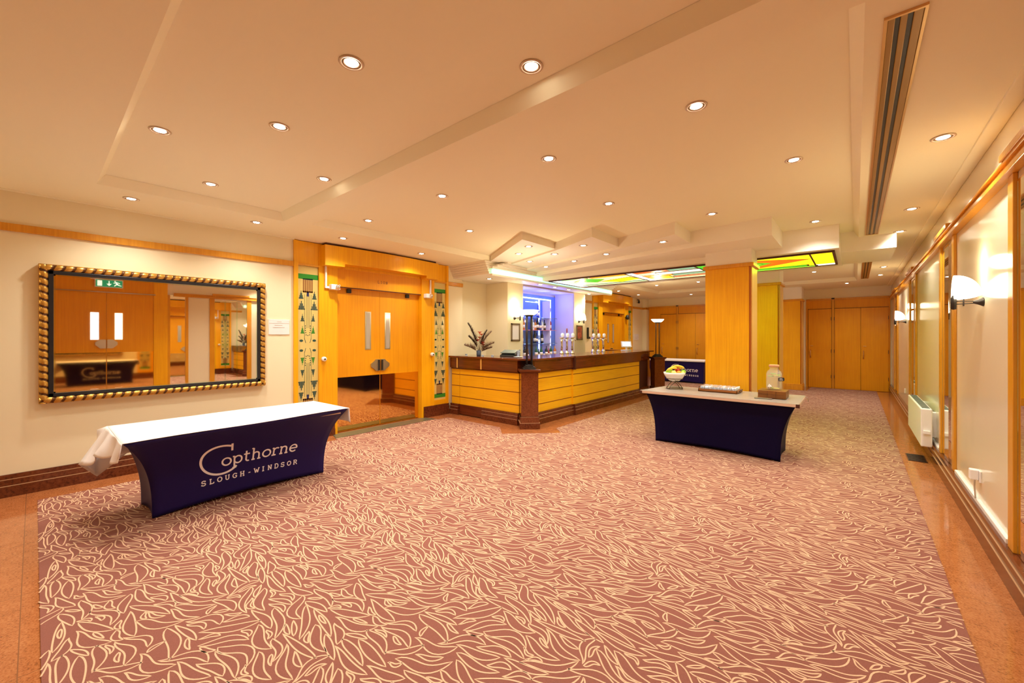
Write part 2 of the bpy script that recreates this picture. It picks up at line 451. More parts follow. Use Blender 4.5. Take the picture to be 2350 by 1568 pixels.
# zigzag soffit over the bar (stepped layers, each lower than the one before)
layers = [
 ([(-4.88, 5.30), (-3.66, 4.54), (-3.66, 7), (-5.19, 7), (-5.19, 5.50)], 2.93),
 ([(-5.00, 5.86), (-3.68, 5.38), (-2.76, 4.94), (-2.76, 8), (-5.0, 8)], 2.90),
 ([(-5.05, 6.40), (-2.78, 5.77), (-1.80, 5.40), (-1.80, 8.5), (-5.05, 8.5)], 2.865),
 ([(-5.08, 6.78), (-1.75, 6.05), (-.80, 5.96), (-.80, 8.7), (-5.08, 8.7)], 2.80),
 ([(-5.10, 7.02), (-1.80, 6.94), (-.17, 6.93), (-.17, 8.75), (-5.10, 8.75)], 2.715),
 ([(-.172, 7.55), (.42, 7.55), (.42, 8.80), (-.172, 8.80)], 2.745)]
soff = thing('stepped_soffit', (-3, 6.5, HC), 'zigzag stepped plaster soffit hanging over the bar and column', 'soffit')
for k, (poly, z) in enumerate(layers):
    MB().prism(poly, z, HC+.02-.002*k, M['white_soffit']).build('soffit_layer', soff)
# left stack above the flap end, with fascia
lb = MB()
lb.box(XL-.13, -5.22, 5.50, 10.32, 2.701, HC, M['white_soffit'])
for k in range(6):
    z0 = 2.703+.04*k
    lb.box(XL-.13 if k else -6.199, -5.205, 5.47-.022*k, 10.325+.002*k, z0, z0+.036, M['white_soffit'])
for k in range(4):
    lb.box(-5.219, -5.12+.045*k, 5.48+.09*k, 10.3, 2.797+.035*k, 2.831+.035*k, M['white_soffit'])
lb.build('bar_soffit', soff)
led = thing('led_strip', (-5.14, 7.9, 2.66), 'glowing pale green light strip along the soffit edge over the bar', 'light strip')
MB().box(-5.203, -5.14, 5.49, 10.32, 2.665, 2.7035, M['white_soffit']).build('housing', led)
def lf(u, v):
    a = v*PI/2
    return (-5.16+.035*math.sin(a)-.0, 5.47+4.84*u, 2.715+.07*(1-math.cos(a)))
MB().box(-5.16, -5.122, 5.49, 10.31, 2.702, 2.785, M['led']).build('diffuser', led, bevel=.01)

# stained-glass ceiling -------------------------------------------------
sg = thing('stained_glass_ceiling_light', (-2.6, 7.7, 2.72), 'long backlit stained-glass ceiling panel in yellow, red and green behind the column', 'ceiling light')
Z0 = 2.702
def quadp(mb, pts, z, mat): mb.add([(x, y, z) for x, y in pts], [tuple(range(len(pts)))[::-1]], mat)
X0, X1, X2, X3, X4 = -4.95, -3.30, -2.05, -.50, -.25
Y0, Y1 = 7.10, 8.36
fr = MB()
for (a, b_) in ((X0-.03, X0), (X4, X4+.03)): fr.box(a, b_, Y0-.03, Y1+.03, 2.69, 2.72, M['dark'])
for y in (Y0-.03, Y1): fr.box(X0, X4, y, y+.03, 2.69, 2.72, M['dark'])
for x in (X1, X2, X3): fr.box(x-.01, x+.01, Y0, Y1, 2.695, 2.712, M['dark'])
fr.build('frame', sg)
def panel(x0, x1, base, pieces, name='glass_panel'):
    mb = MB(); mb.box(x0, x1, Y0, Y1, Z0, Z0+.012, SG[base])
    for k, (pts, colr) in enumerate(pieces):
        P = [(x0+(x1-x0)*u, Y0+(Y1-Y0)*v) for u, v in pts]
        cx_ = sum(p[0] for p in P)/len(P); cy_ = sum(p[1] for p in P)/len(P)
        Q = [(cx_+(x-cx_)*1.02+.012*(1 if x > cx_ else -1), cy_+(y-cy_)*1.02+.008*(1 if y > cy_ else -1)) for x, y in P]
        mb.prism(Q, Z0-.001-.0012*k, Z0, M['dark']); mb.prism(P, Z0-.0016-.0012*k, Z0, SG[colr])
    mb.build(name, sg)
R = lambda a, b_, c_, d: [(a, c_), (b_, c_), (b_, d), (a, d)]
panel(X0, X1, 'pale', [(R(0, .12, 0, 1), 'white'), ([(.2, .35), (.42, .1), (.62, .35), (.42, .6)], 'green'), (R(.12, 1, .82, .9), 'teal'), ([(.5, .55), (.95, .35), (1, .6), (.7, .8)], 'yellow'), (R(.55, 1, 0, .14), 'orange'), (R(.12, .5, 0, .08), 'lime')])
panel(X1, X2, 'pale', [(R(0, .12, 0, 1), 'white'), (R(.13, .62, .0, .18), 'redorange'), (R(.62, .98, 0, .18), 'teal'), (R(.13, .55, .42, .60), 'orange'), (R(.13, .45, .62, .86), 'yellow'), (R(.55, 1, .48, .62), 'teal'), (R(.5, 1, .7, .84), 'coral'), (R(.4, 1, .22, .40), 'white')])
panel(X2, X3, 'yellow', [([(0, .02), (.35, .02), (.66, .4), (.35, .80), (0, .80)], 'green'), ([(.30, .02), (.52, .08), (.97, .38), (.52, .74), (.36, .74), (.68, .4)], 'redorange'), ([(0, .82), (.93, .82), (.93, .90), (0, .97)], 'green'), ([(.45, .26), (.58, .4), (.45, .54), (.2, .42)], 'lime'), (R(0, 1, .93, 1), 'lime'), ([(.05, .35), (.2, .28), (.34, .4), (.2, .5)], 'pale')])
panel(X3, X4, 'yellow', [(R(0, 1, .88, 1), 'white')])

# slot air vents
def vent(y0, y1, label):
    t = thing('slot_air_vent', (.15, (y0+y1)/2, H), label, 'air vent')
    f = MB(); f.box(.095, .108, y0, y1, H-.012, H+.02, M['brass']); f.box(.225, .236, y0, y1, H-.012, H+.02, M['brass'])
    f.box(.095, .236, y0-.012, y0, H-.012, H+.02, M['brass']); f.box(.095, .236, y1, y1+.012, H-.012, H+.02, M['brass'])
    f.build('vent_frame', t)
    bx('back_plate', t, .108, .225, y0, y1, H-.002, H+.002, M['black'])
    for x0, x1 in ((.109, .133), (.150, .174), (.192, .2245)):
        m_ = MB(); m_.box(x0, x1, y0, y1, H-.009, H-.001, M['vent']); m_.build('blade', t, bevel=.003)
M['vent'] = plain('tan_vent_blade', (.36, .22, .07), .3, .5)
vent(2.44, 7.42, 'long brown slot air vent nearest the camera, right side of the ceiling')
vent(9.9, 13.0, 'shorter slot air vent beyond the soffit, near the far wardrobe doors')

# rails (picture rail) -------------------------------------------------
def rail(name, *bs):
    m_ = MB()
    for q in bs:
        m_.box(*q, 2.545, 2.62, M['woodtrim'])
    return struct(m_.build(name, None, bevel=.006))
rail('trim_3', (XL, XL+.03, YN, 2.42)); rail('trim_4', (XL, XL+.03, 5.32, 5.72)); rail('trim_5', (XL, XL+.03, 10.66, 11.12))
rail('trim_6', (XL, XL+.03, 14.02, 14.98), (XL, -6.01, 14.95, 14.98), (-6.04, -6.01, 14.95, 15.2))

# baseboards
def base_left(name, y0, y1, x=XL):
    m_ = MB(); m_.box(x, x+.045, y0, y1, 0, .105, M['marble']); m_.box(x, x+.03, y0, y1, .105, .165, M['marble']); m_.box(x, x+.018, y0, y1, .165, .21, M['marble'])
    m_.box(x, x+.046, y0, y1, .103, .1065, M['line']); m_.box(x, x+.031, y0, y1, .163, .1665, M['line'])
    return struct(m_.build(name))
base_left('baseboard_left', YN, 2.42)
base_left('baseboard_left_far', 14.02, 14.98)
base_left('baseboard_left_middle', 5.325, 5.345)
m_ = MB(); x = XR
m_.box(x-.05, x, YN, YF, 0, .11, M['marble']); m_.box(x-.044, x, YN, YF, .11, .17, M['marble']); m_.box(x-.038, x, YN, YF, .17, .215, M['marble'])
m_.box(x-.0515, x, YN, YF, .109, .1115, M['line']); m_.box(x-.0455, x, YN, YF, .169, .1715, M['line'])
struct(m_.build('baseboard_right'))

# ------------------------------------------------------------------ stroke lettering (slab serif)
def arc(cx_, cy_, rx, ry, a0, a1, n=14):
    return [(cx_+rx*math.cos(math.radians(a0+(a1-a0)*i/n)), cy_+ry*math.sin(math.radians(a0+(a1-a0)*i/n))) for i in range(n+1)]
LC = {
 'o': (1.12, [arc(.5, .5, .44, .46, 0, 360, 24)]),
 'p': (1.15, [[(.18, 1), (.18, -.5)], arc(.56, .5, .40, .46, -160, 160, 20), [(0, .97), (.18, .97)], [(-.02, -.47), (.40, -.47)]]),
 't': (.86, [[(.28, 1.38), (.28, .25)]+arc(.50, .25, .22, .22, 180, 300, 8), [(.02, .96), (.66, .96)]]),
 'h': (1.22, [[(.20, 1.55), (.20, 0)], arc(.52, .62, .32, .34, 165, 0, 12)+[(.84, 0)], [(.0, 1.52), (.2, 1.52)], [(.02, .03), (.40, .03)], [(.66, .03), (1.04, .03)]]),
 'r': (.92, [[(.22, 1), (.22, 0)], arc(.56, .55, .34, .41, 165, 50, 10), [(.02, .97), (.22, .97)], [(.0, .03), (.50, .03)]]),
 'n': (1.22, [[(.20, 1), (.20, 0)], arc(.52, .62, .32, .34, 165, 0, 12)+[(.84, 0)], [(.0, .97), (.2, .97)], [(.02, .03), (.40, .03)], [(.66, .03), (1.04, .03)]]),
 'e': (1.08, [[(.08, .50), (.93, .50)]+arc(.5, .5, .43, .46, 0, 315, 20)]),
}
UC = {
 'S': [arc(.42, .73, .30, .24, 30, 250, 12)+arc(.42, .27, .32, .25, 80, -150, 12), [(.70, .98), (.70, .74)], [(.10, .02), (.10, .28)]],
 'L': [[(.22, 1), (.22, .03), (.78, .03), (.78, .30)], [(.05, .97), (.42, .97)], [(.05, .03), (.3, .03)]],
 'O': [arc(.45, .5, .38, .46, 0, 360, 24)],
 'U': [[(.18, 1), (.18, .4)]+arc(.45, .36, .27, .32, 180, 360, 10)+[(.72, 1)], [(.02, .97), (.35, .97)], [(.57, .97), (.88, .97)]],
 'G': [arc(.46, .5, .38, .46, 40, 320, 18)+[(.78, .45), (.5, .45)], [(.76, .95), (.76, .72)]],
 'H': [[(.18, 1), (.18, 0)], [(.72, 1), (.72, 0)], [(.18, .5), (.72, .5)], [(.03, .97), (.34, .97)], [(.56, .97), (.88, .97)], [(.03, .03), (.34, .03)], [(.56, .03), (.88, .03)]],
 '-': [[(.25, .42), (.65, .42)]],
 'W': [[(.05, 1), (.28, 0), (.5, .75), (.72, 0), (.95, 1)], [(-.1, .97), (.2, .97)], [(.8, .97), (1.1, .97)]],
 'I': [[(.45, 1), (.45, 0)], [(.25, .97), (.65, .97)], [(.25, .03), (.65, .03)]],
 'N': [[(.16, 0), (.16, 1), (.72, 0), (.72, 1)], [(.02, .97), (.2, .97)], [(.56, .97), (.88, .97)], [(.02, .03), (.32, .03)]],
 'D': [[(.18, 0), (.18, 1), (.42, 1)]+arc(.42, .5, .38, .5, 80, -80, 14)+[(.18, 0)], [(.03, .97), (.2, .97)], [(.03, .03), (.2, .03)]],
 'R': [[(.18, 0), (.18, .97), (.5, .97)]+arc(.5, .74, .25, .23, 80, -80, 10)+[(.18, .5)], [(.5, .5), (.78, .03), (.9, .03)], [(.03, .97), (.2, .97)], [(.03, .03), (.35, .03)]],
}
def stroke(mb, pts, t, mat, fn):
    pts = [Vector(p) for p in pts]; n = len(pts); vs = []
    for i in range(1, n-1):      # sharp corners are butt joints of two straight strokes
        d1, d2 = pts[i]-pts[i-1], pts[i+1]-pts[i]
        if d1.length > 1e-9 and d2.length > 1e-9 and d1.angle(d2) > .9:
            stroke(mb, pts[:i+1], t, mat, fn); stroke(mb, pts[i:], t, mat, fn); return
    out = [pts[0]]
    for a, b_ in zip(pts, pts[1:]):
        k = max(1, int((b_-a).length/.04))
        for i in range(1, k+1): out.append(a.lerp(b_, i/k))
    pts = out; n = len(pts)
    closed = (pts[0]-pts[-1]).length < 1e-4
    for i, p in enumerate(pts):
        if closed: d = pts[(i+1) % (n-1)]-pts[(i-1) % (n-1)]
        else: d = pts[min(i+1, n-1)]-pts[max(i-1, 0)]
        if d.length < 1e-9: d = Vector((1, 0))
        d.normalize(); q = Vector((-d.y, d.x))*t/2
        vs += [fn(*(p+q)), fn(*(p-q))]
    mb.add(vs, [(2*i, 2*i+1, 2*i+3, 2*i+2) for i in range(n-1)], mat)
def write(mb, s, table, u0, v0, size, t, mat, fn, adv=None):
    u = u0
    for ch in s:
        if ch == ' ': u += .6*size; continue
        g = table[ch]
        a, st = (g if isinstance(g, tuple) else (adv, g))
        for p in st: stroke(mb, [(u+x*size, v0+y*size) for x, y in p], t, mat, fn)
        u += (adv or a)*size
    return u

# ------------------------------------------------------------------ stretch-cover tables
def cover_table(root, TB, BT, ztop, navy, name='stretch_cover', hem=.03):
    # TB: four top corners (front-left, front-right, back-right, back-left); BT: bottom corners
    def ring_pt(side, u, v):
        a, b_ = TB[side], TB[(side+1) % 4]; c_, d = BT[side], BT[(side+1) % 4]
        k = v**2.6
        ax, ay = c_[0]+(a[0]-c_[0])*k, c_[1]+(a[1]-c_[1])*k
        bx_, by = d[0]+(b_[0]-d[0])*k, d[1]+(b_[1]-d[1])*k
        # cloth is pulled tight between corners: slight inward bow
        bow = .018*math.sin(PI*u)*(1-v)
        x = ax+(bx_-ax)*u; y = ay+(by-ay)*u
        nx, ny = (by-ay), -(bx_-ax); L_ = math.hypot(nx, ny) or 1
        x -= nx/L_*bow; y -= ny/L_*bow
        z = .0085+hem*(4 if side in (0, 2) else 2)*u*(1-u)*(1-v)+(ztop-.0085)*v
        return (x, y, z)
    mb = MB()
    for s_ in range(4):
        mb.grid(lambda u, v, s_=s_: ring_pt(s_, u, v), 24, 20, navy)
    mb.build(name, root, solid=.004)
    return ring_pt

def logo_on(root, ring_pt, flip, u_of, zt, u_to, mat=None, side=0, off=.004):
    """write the hotel lettering on side 0; u_of maps metres along -> u; z metres -> v"""
    def fn(s_, z):
        u = u_of(s_); v = max(0, min(1, (z-.004)/zt))
        p = Vector(ring_pt(side, u, v)); p2 = Vector(ring_pt(side, min(1, u+.01), v)); p3 = Vector(ring_pt(side, u, min(1, v+.01)))
        nrm = (p2-p).cross(p3-p).normalized()
        return tuple(p+nrm*off)
    return fn
def copthorne(root, fn, s0, wd, zb):
    """s0 = left end along the table, wd = total width, zb = baseline height of the name"""
    mb = MB(); k = wd/.87
    # big C with slab
    stroke(mb, [(s0+.165*k+.165*k*math.cos(math.radians(a)), zb+.082*k+.150*k*math.sin(math.radians(a))) for a in range(62, 322, 6)], .020*k, M['logo'], fn)
    stroke(mb, [(s0+.250*k, zb+.240*k), (s0+.250*k, zb+.160*k)], .017*k, M['logo'], fn)
    write(mb, 'opthorne', LC, s0+.165*k, zb+.008*k, .082*k, .015*k, M['logo'], fn)
    mb.build('name_lettering', root)
    mb = MB()
    write(mb, 'SLOUGH-WINDSOR', UC, s0-.005*k, zb-.142*k, .047*k, .0092*k, M['logo'], fn, adv=1.40)
    mb.build('place_lettering', root)

# table 1 (left)
t1 = thing('branded_table', (-4.6, 1.35, 0), 'long table in a navy stretch cover with white lettering, below the big mirror', 'table')
TB = [(-4.06, .42), (-4.21, 2.20), (-4.99, 2.16), (-4.95, .42)]
BT = [(-4.49, .64), (-4.56, 2.10), (-4.98, 2.06), (-4.96, .63)]
rp = cover_table(t1, TB, BT, .745, M['navy'])
bx('table_top', t1, -4.93, -4.24, .46, 2.14, .70, .745, M['edge'])
Ltab = 1.62
fnl = logo_on(t1, rp, False, lambda s_: (s_-.53)/(2.155-.53), .745, None)
copthorne(t1, fnl, .91, .90, .305)
# white cloth lying on table 1
def cloth1():
    mb = MB(); z = .752
    A, B_, C_, D = Vector((-4.055, .41, z)), Vector((-4.205, 2.205, z)), Vector((-5.0, 2.17, z)), Vector((-4.965, .41, z))
    mb.grid(lambda u, v: tuple(A.lerp(B_, u).lerp(D.lerp(C_, u), v)+Vector((0, 0, .0035*math.sin(9*u+3*v)))), 30, 8, M['whitec'])
    # left end drop: hangs down, back corner falls outward in a fold
    def left(u, v):
        top = A.lerp(D, u)
        drop = .135+.10*u*u+.14*max(0, u-.55)
        out = .02+.14*u**2+.03*math.sin(u*13)
        return tuple(top+Vector((.015*math.sin(v*5+u*9)*v, -out*v, -drop*v*(1+.12*math.sin(u*16)))))
    mb.grid(left, 26, 10, M['whitec'], flip=True)
    # fold of the back left corner
    def corner(u, v):
        p0 = Vector(left(1, v)); q = Vector((-5.035, .55, z-.27*v))
        mid = Vector((-5.13, .36, z-.46*v))
        if v < .001: return tuple(D)
        a = p0.lerp(mid, min(1, u*2)) if u < .5 else mid.lerp(q, u*2-1)
        return tuple(a)
    mb.grid(corner, 14, 10, M['whitec'], flip=True)
    mb.grid(lambda u, v: tuple(D.lerp(C_, u)+Vector((-.035*v-.012*math.sin(u*25)*v, 0, -.27*v))), 30, 8, M['whitec'])
    # right end drop
    def right(u, v):
        top = B_.lerp(C_, u)
        return tuple(top+Vector((.0, .012+.012*v+.012*math.sin(u*14)*v, -(.155-.02*u)*v)))
    mb.grid(right, 20, 8, M['whitec'])
    mb.add([tuple(B_+Vector((0,0,.001))), tuple(C_+Vector((0,0,.001))), tuple(C_+Vector((0,.013,0))), tuple(B_+Vector((0,.013,0)))], [(0,1,2,3)], M['whitec'])
    mb.add([tuple(A), tuple(D), tuple(D+Vector((0,-.0,-.003))), tuple(A+Vector((0,-.0,-.003)))], [(0,1,2,3)], M['whitec'])
    return mb.build('tablecloth', None, solid=.003)
tag(cloth1(), 'white cloth lying over the lettered table below the mirror, corners hanging', 'tablecloth')

# table 2 (centre right)
t2 = thing('buffet_table', (-1.45, 6.2, 0), 'grey-topped table with plain navy stretch cover darkened for shade, in front of the wooden column', 'table')
TB2 = [(-2.33, 5.78), (-.54, 5.76), (-.55, 6.52), (-2.25, 6.50)]
BT2 = [(-2.24, 5.90), (-.70, 5.86), (-.72, 6.50), (-2.2, 6.46)]
cover_table(t2, TB2, BT2, .705, M['navy_shaded'])
mb = MB(); mb.prism([(-2.40, 5.72), (-.50, 5.70), (-.51, 6.60), (-2.28, 6.54)], .709, .75, M['laminate'])
mb.build('table_top', t2, bevel=.003)
mb = MB(); mb.prism([(-2.403, 5.717), (-.497, 5.697), (-.507, 6.603), (-2.283, 6.543)], .713, .744, M['edge']); mb.build('edge_band', t2)
bx('corner_cap', t2, -.53, -.493, 5.692, 5.73, .703, .747, M['dark'], .003); bx('corner_cap', t2, -2.41, -2.37, 5.712, 5.74, .703, .747, M['dark'], .003)
mb = MB(); mb.tube([(-.49, 6.5, .745), (-.475, 6.52, .72), (-.475, 6.54, .68)], .004, M['steel']); mb.build('clip', t2)

# table 3 (far)
t3 = thing('branded_table', (-4.6, 14.2, 0), 'distant navy covered table with white top edge and lettering, by the far wooden doors', 'table')
TB3 = [(-5.52, 13.84), (-3.69, 13.84), (-3.72, 14.55), (-5.5, 14.55)]
BT3 = [(-5.45, 13.88), (-3.73, 13.88), (-3.78, 14.5), (-5.42, 14.5)]
rp3 = cover_table(t3, TB3, BT3, .70, M['navy'])
fn3 = logo_on(t3, rp3, False, lambda s_: s_/1.83, .70, None)
copthorne(t3, fn3, .76, .89, .36)
mb = MB(); mb.prism([(-5.54, 13.80), (-3.67, 13.80), (-3.70, 14.58), (-5.52, 14.58)], .705, .755, M['whitec'])
tag(mb.build('tablecloth', None, bevel=.006), 'white cloth edge on the distant navy table by the far wooden doors', 'tablecloth')

# ------------------------------------------------------------------ gilt mirror
mt = thing('gilt_mirror', (-6.17, 1.03, 1.56), 'large wall mirror in a twisted gold and black frame above the lettered table', 'mirror')
my0, my1, mz0, mz1 = .03, 2.03, .87, 2.25
bx('mirror_glass', mt, -6.165, -6.13, my0+.09, my1-.09, mz0+.09, mz1-.09, M['mirror'])
g = MB(); k = .012
for (y0, y1, z0, z1) in ((my0+.09, my0+.09+k*1.5, mz0+.09, mz1-.09), (my1-.09-k*1.5, my1-.09, mz0+.09, mz1-.09)):
    g.box(-6.13, -6.127, y0, y1, z0, z1, M['bevelmirror'])
for z in (mz0+.09, mz1-.09-k*1.5): g.box(-6.13, -6.127, my0+.09, my1-.09, z, z+k*1.5, M['bevelmirror'])
g.build('bevelled_edge', mt)
g = MB()
for (y0, y1, z0, z1) in ((my0+.06, my0+.095, mz0+.06, mz1-.06), (my1-.095, my1-.06, mz0+.06, mz1-.06), (my0+.06, my1-.06, mz0+.06, mz0+.095), (my0+.06, my1-.06, mz1-.095, mz1-.06)):
    g.box(-6.17, -6.112, y0, y1, z0, z1, M['black'])
g.build('inner_frame', mt, bevel=.003)
def rope(p0, p1, r=.034):
    mb = MB(); p0 = Vector(p0); p1 = Vector(p1); L_ = (p1-p0).length; d = (p1-p0)/L_
    out = Vector((1, 0, 0)); side = d.cross(out)
    n = int(L_/.006); ns = 16; vs = []; pitch = .072
    for i in range(n+1):
        s_ = L_*i/n
        for j in range(ns):
            a = 2*PI*j/ns
            ph = (s_/pitch-a/(2*PI)*1.0) % 1
            rr = r*(.80+.26*math.sin(PI*ph)**.7)
            vs.append(tuple(p0+d*s_+out*(math.sin(a)*rr)+side*(math.cos(a)*rr)))
    mg, md = [], []
    for i in range(n):
        for j in range(ns):
            s_ = L_*(i+.5)/n; a = 2*PI*(j+.5)/ns
            ph = (s_/pitch-a/(2*PI)) % 1
            (md if (ph < .20 or ph > .86) else mg).append((i*ns+j, i*ns+(j+1) % ns, (i+1)*ns+(j+1) % ns, (i+1)*ns+j))
    o_ = len(mb.v); mb.add(vs, mg, M['gold'], True); 
    k_ = mb.mi(M['bronze'])
    for f in md: mb.f.append(tuple(q+o_ for q in f)); mb.m.append(k_); mb.smooth.append(True)
    return mb
cx_ = -6.135
for a, b_ in (((cx_, my0+.03, mz0), (cx_, my0+.03, mz1)), ((cx_, my1-.03, mz0), (cx_, my1-.03, mz1)), ((cx_, my0, mz0+.03), (cx_, my1, mz0+.03)), ((cx_, my0, mz1-.03), (cx_, my1, mz1-.03))):
    rope(a, b_).build('twisted_moulding', mt)
g = MB()
for y in (my0-.004, my1-.012): g.box(-6.2, -6.13, y, y+.016, mz0-.004, mz1+.004, M['gold'])
for z in (mz0-.004, mz1-.012): g.box(-6.2, -6.13, my0, my1, z, z+.016, M['gold'])
g.build('outer_rim', mt)

# ------------------------------------------------------------------ double door sets on the left wall
def deco_panel(y0, y1, z0, z1, x, label, parent_shift):
    t = thing('decorative_glass_panel', (x, (y0+y1)/2, z0), label, 'glass panel')
    bx('glass', t, x-.012, x, y0, y1, z0, z1, M['panelglass'])
    mb = MB(); w = y1-y0; yc = (y0+y1)/2; X = x+.0015
    def q(pts, mat, t_=.0015):
        vs = [(X, yc+a*w, b_) for a, b_ in pts]; mb.add(vs, [tuple(range(len(pts)))], mat)
        vs2 = vs[::-1]
    def half(zf, sgn):
        # zf(h): h metres from the green bar towards the middle
        R_ = lambda a, b_, c_, d, mat: q([(a, zf(c_)), (b_, zf(c_)), (b_, zf(d)), (a, zf(d))][::(1 if sgn > 0 else -1)], mat)
        R_(-.5, .5, 0, .075, M['pgreen']); R_(-.24, .24, .065, .085, M['pdark'])
        for i in range(5):
            a = -.20+.10*i; R_(a-.038, a+.038, .085, .27, M['pbrown'])
        R_(-.24, .24, .25, .275, M['pbrown'])
        R_(-.05, .05, .265, .33, M['pblue'])
        for a in (-.07, .0, .07): R_(a-.007, a+.007, .30, .80, M['pdark'])
        for s_ in (-1, 1):
            for (cx2, hb, wd, ht, mat) in ((.32, .37, .22, .12, M['pdark']), (.31, .53, .34, .13, M['pdark']), (.26, .70, .17, .11, M['pdark']), (.26, .88, .17, .11, M['pgreen'])):
                for k in range(7):
                    a0 = cx2-wd/2+wd*k/7; a1 = a0+wd/7*.84
                    hgt = ht*(1-abs((k-3)/3.6))
                    R_(s_*a0 if s_ > 0 else -a1, s_*a1 if s_ > 0 else -a0, hb-hgt, hb, mat)
            R_(s_*.16-.008, s_*.16+.008, .30, .96, M['pdark'])
            q([(s_*.16-.012, zf(.95)), (s_*.16+.012, zf(.95)), (s_*.10+.01, zf(1.02)), (s_*.10-.01, zf(1.02))], M['pdark'])
            mb.add([(X, yc+(s_*.31+.09*math.cos(2*PI*i/10))*w, zf(.985+.018*math.sin(2*PI*i/10))) for i in range(10)], [tuple(range(10))], M['pdark'])
        for k in range(5):
            for s_ in (-1, 1):
                R_(s_*(.12-.02*max(0, k-2))-.02, s_*(.12-.02*max(0, k-2))+.02, .76+.033*k, .775+.033*k, M['pdark'])
        R_(-.02, .02, .90, .915, M['pdark'])
    half(lambda h_: z1-.12-h_, 1)
    half(lambda h_: z0+.04+h_, -1)
    mb.build('leaded_motif', t)
    return t
def left_door(yc, idx, gl):
    s = yc-3.87
    d = sempty('door_%d' % idx, (-6.25, yc, 0))
    Y = lambda v: v+s
    f = MB()
    # pilasters around the decorative panels, upper wood boxes, wide jambs
    for a, b_ in ((2.42, 2.475), (2.775, 2.83), (4.91, 4.965), (5.265, 5.32)):
        f.box(-6.35, -6.165, Y(a), Y(b_), .21, 2.93, M['wood'])
    for a, b_ in ((2.475, 2.775), (4.965, 5.265)):
        f.box(-6.35, -6.185, Y(a), Y(b_), 2.60, 2.93, M['wood']); f.box(-6.35, -6.165, Y(a), Y(b_), 2.575, 2.60, M['woodtrim'])
        f.box(-6.35, -6.185, Y(a), Y(b_), .21, .30, M['wood'])
        f.box(-6.35, -6.215, Y(a), Y(b_), .30, 2.58, M['wood'])
    for a, b_ in ((2.83, 3.065), (4.675, 4.91)):
        f.box(-6.35, -6.175, Y(a), Y(b_), 0.0 if a == 2.83 else .0, 2.60, M['wood'])
    f.box(-6.35, -6.185, Y(2.83), Y(4.91), 2.60, 2.93, M['wood'])
    f.build('surround', d)
    g = MB(); g.box(-6.35, -6.20, Y(3.065), Y(4.675), 2.31, 2.60, M['wooddoor']); g.box(-6.21, -6.195, Y(3.065), Y(4.675), 2.305, 2.318, M['dark'])
    g.build('header_board', d)
    g = MB()
    for a, b_ in ((2.42, 3.02), (4.72, 5.32)):
        if idx == 2 and a < 3: continue
        g.box(-6.2, -6.155, Y(a), Y(b_), 0, .105, M['marble']); g.box(-6.2, -6.165, Y(a), Y(b_), .105, .21, M['marble'])
    g.build('plinth', d)
    for k, (a, b_) in enumerate(((3.068, 3.868), (3.872, 4.672))):
        lf_ = MB(); lf_.box(-6.33, -6.285, Y(a), Y(b_), .01, 2.31, M['wooddoor']); leaf = lf_.build('door_leaf', d)
        wy = (3.645, 4.02)[k]
        bx('kick_plate', leaf, -6.286, -6.281, Y(a)+.004, Y(b_)-.004, .02, .875, M['kick'])
        v = MB(); v.box(-6.286, -6.279, Y(wy)-.055, Y(wy)+.055, 1.31, 1.95, M['steel']); v.box(-6.28, -6.277, Y(wy)-.035, Y(wy)+.035, 1.33, 1.93, M['viewwin'])
        v.build('vision_panel', leaf)
        sg_ = -1 if k == 0 else 1
        yy = Y(3.87)+sg_*.012
        P = [(0, .94), (0, 1.14), (.07, 1.14), (.10, 1.11), (.14, 1.08), (.165, 1.065), (.165, 1.015), (.14, 1.0), (.10, .97), (.07, .94)]
        h_ = MB(); n_ = len(P)
        vs = [(-6.283, yy+sg_*p[0], p[1]) for p in P]+[(-6.262, yy+sg_*p[0], p[1]) for p in P]
        fs = [tuple(range(n_)), tuple(range(n_, 2*n_))[::-1]]+[(i, (i+1) % n_, n_+(i+1) % n_, n_+i) for i in range(n_)]
        h_.add(vs, fs, M['steel']); h_.box(-6.262, -6.245, yy+sg_*.005, yy+sg_*.03, .95, 1.13, M['iron'])
        h_.build('door_handle', leaf)
        m2 = MB(); yk = (3.30, 4.42)[k]; m2.box(-6.286, -6.25, Y(yk)-.035, Y(yk)+.035, 2.235, 2.30, M['black']); m2.build('door_holder', leaf, bevel=.004)
    # small lettering on header
    mb = MB(); fnh = lambda u, v: (-6.1985, Y(3.775)+u, 2.435+v)
    if idx == 1: write(mb, 'LION', UC, 0, 0, .042, .006, M['dark'], fnh, adv=1.25); mb.build('door_name', d)
    # curved pelmet
    pt = thing('wooden_pelmet', (-6.0, yc, 2.6), gl[0], 'pelmet')
    def pf(u): return -6.02+.07*math.sin(PI*u)
    pm = MB(); vs = []
    y0, y1 = Y(2.80), Y(4.94)
    us = [(i/24, 2.645) for i in range(4, 21)]
    us = [(0, 2.60), (.05, 2.60), (.10, 2.60), (.135, 2.60), (.136, 2.645)]+us+[(.864, 2.645), (.865, 2.60), (.90, 2.60), (.95, 2.60), (1, 2.60)]
    n = len(us)-1
    for u, zb in us:
        vs += [(pf(u), y0+(y1-y0)*u, zb), (pf(u), y0+(y1-y0)*u, 2.905), (-6.18, y0+(y1-y0)*u, 2.905), (-6.18, y0+(y1-y0)*u, zb)]
    fs = []
    for i in range(n):
        a = i*4; fs += [(a, a+4, a+5, a+1), (a+1, a+5, a+6, a+2), (a+3, a, a+4, a+7)[::1]]
    fs += [(0, 1, 2, 3), (n*4+3, n*4+2, n*4+1, n*4)]
    pm.add(vs, fs, M['wood']); pm.build('curved_board', pt)
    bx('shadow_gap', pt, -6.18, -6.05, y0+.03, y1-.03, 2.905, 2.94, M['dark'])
    deco_panel(Y(2.475), Y(2.775), .30, 2.575, -6.20, gl[1], 0)
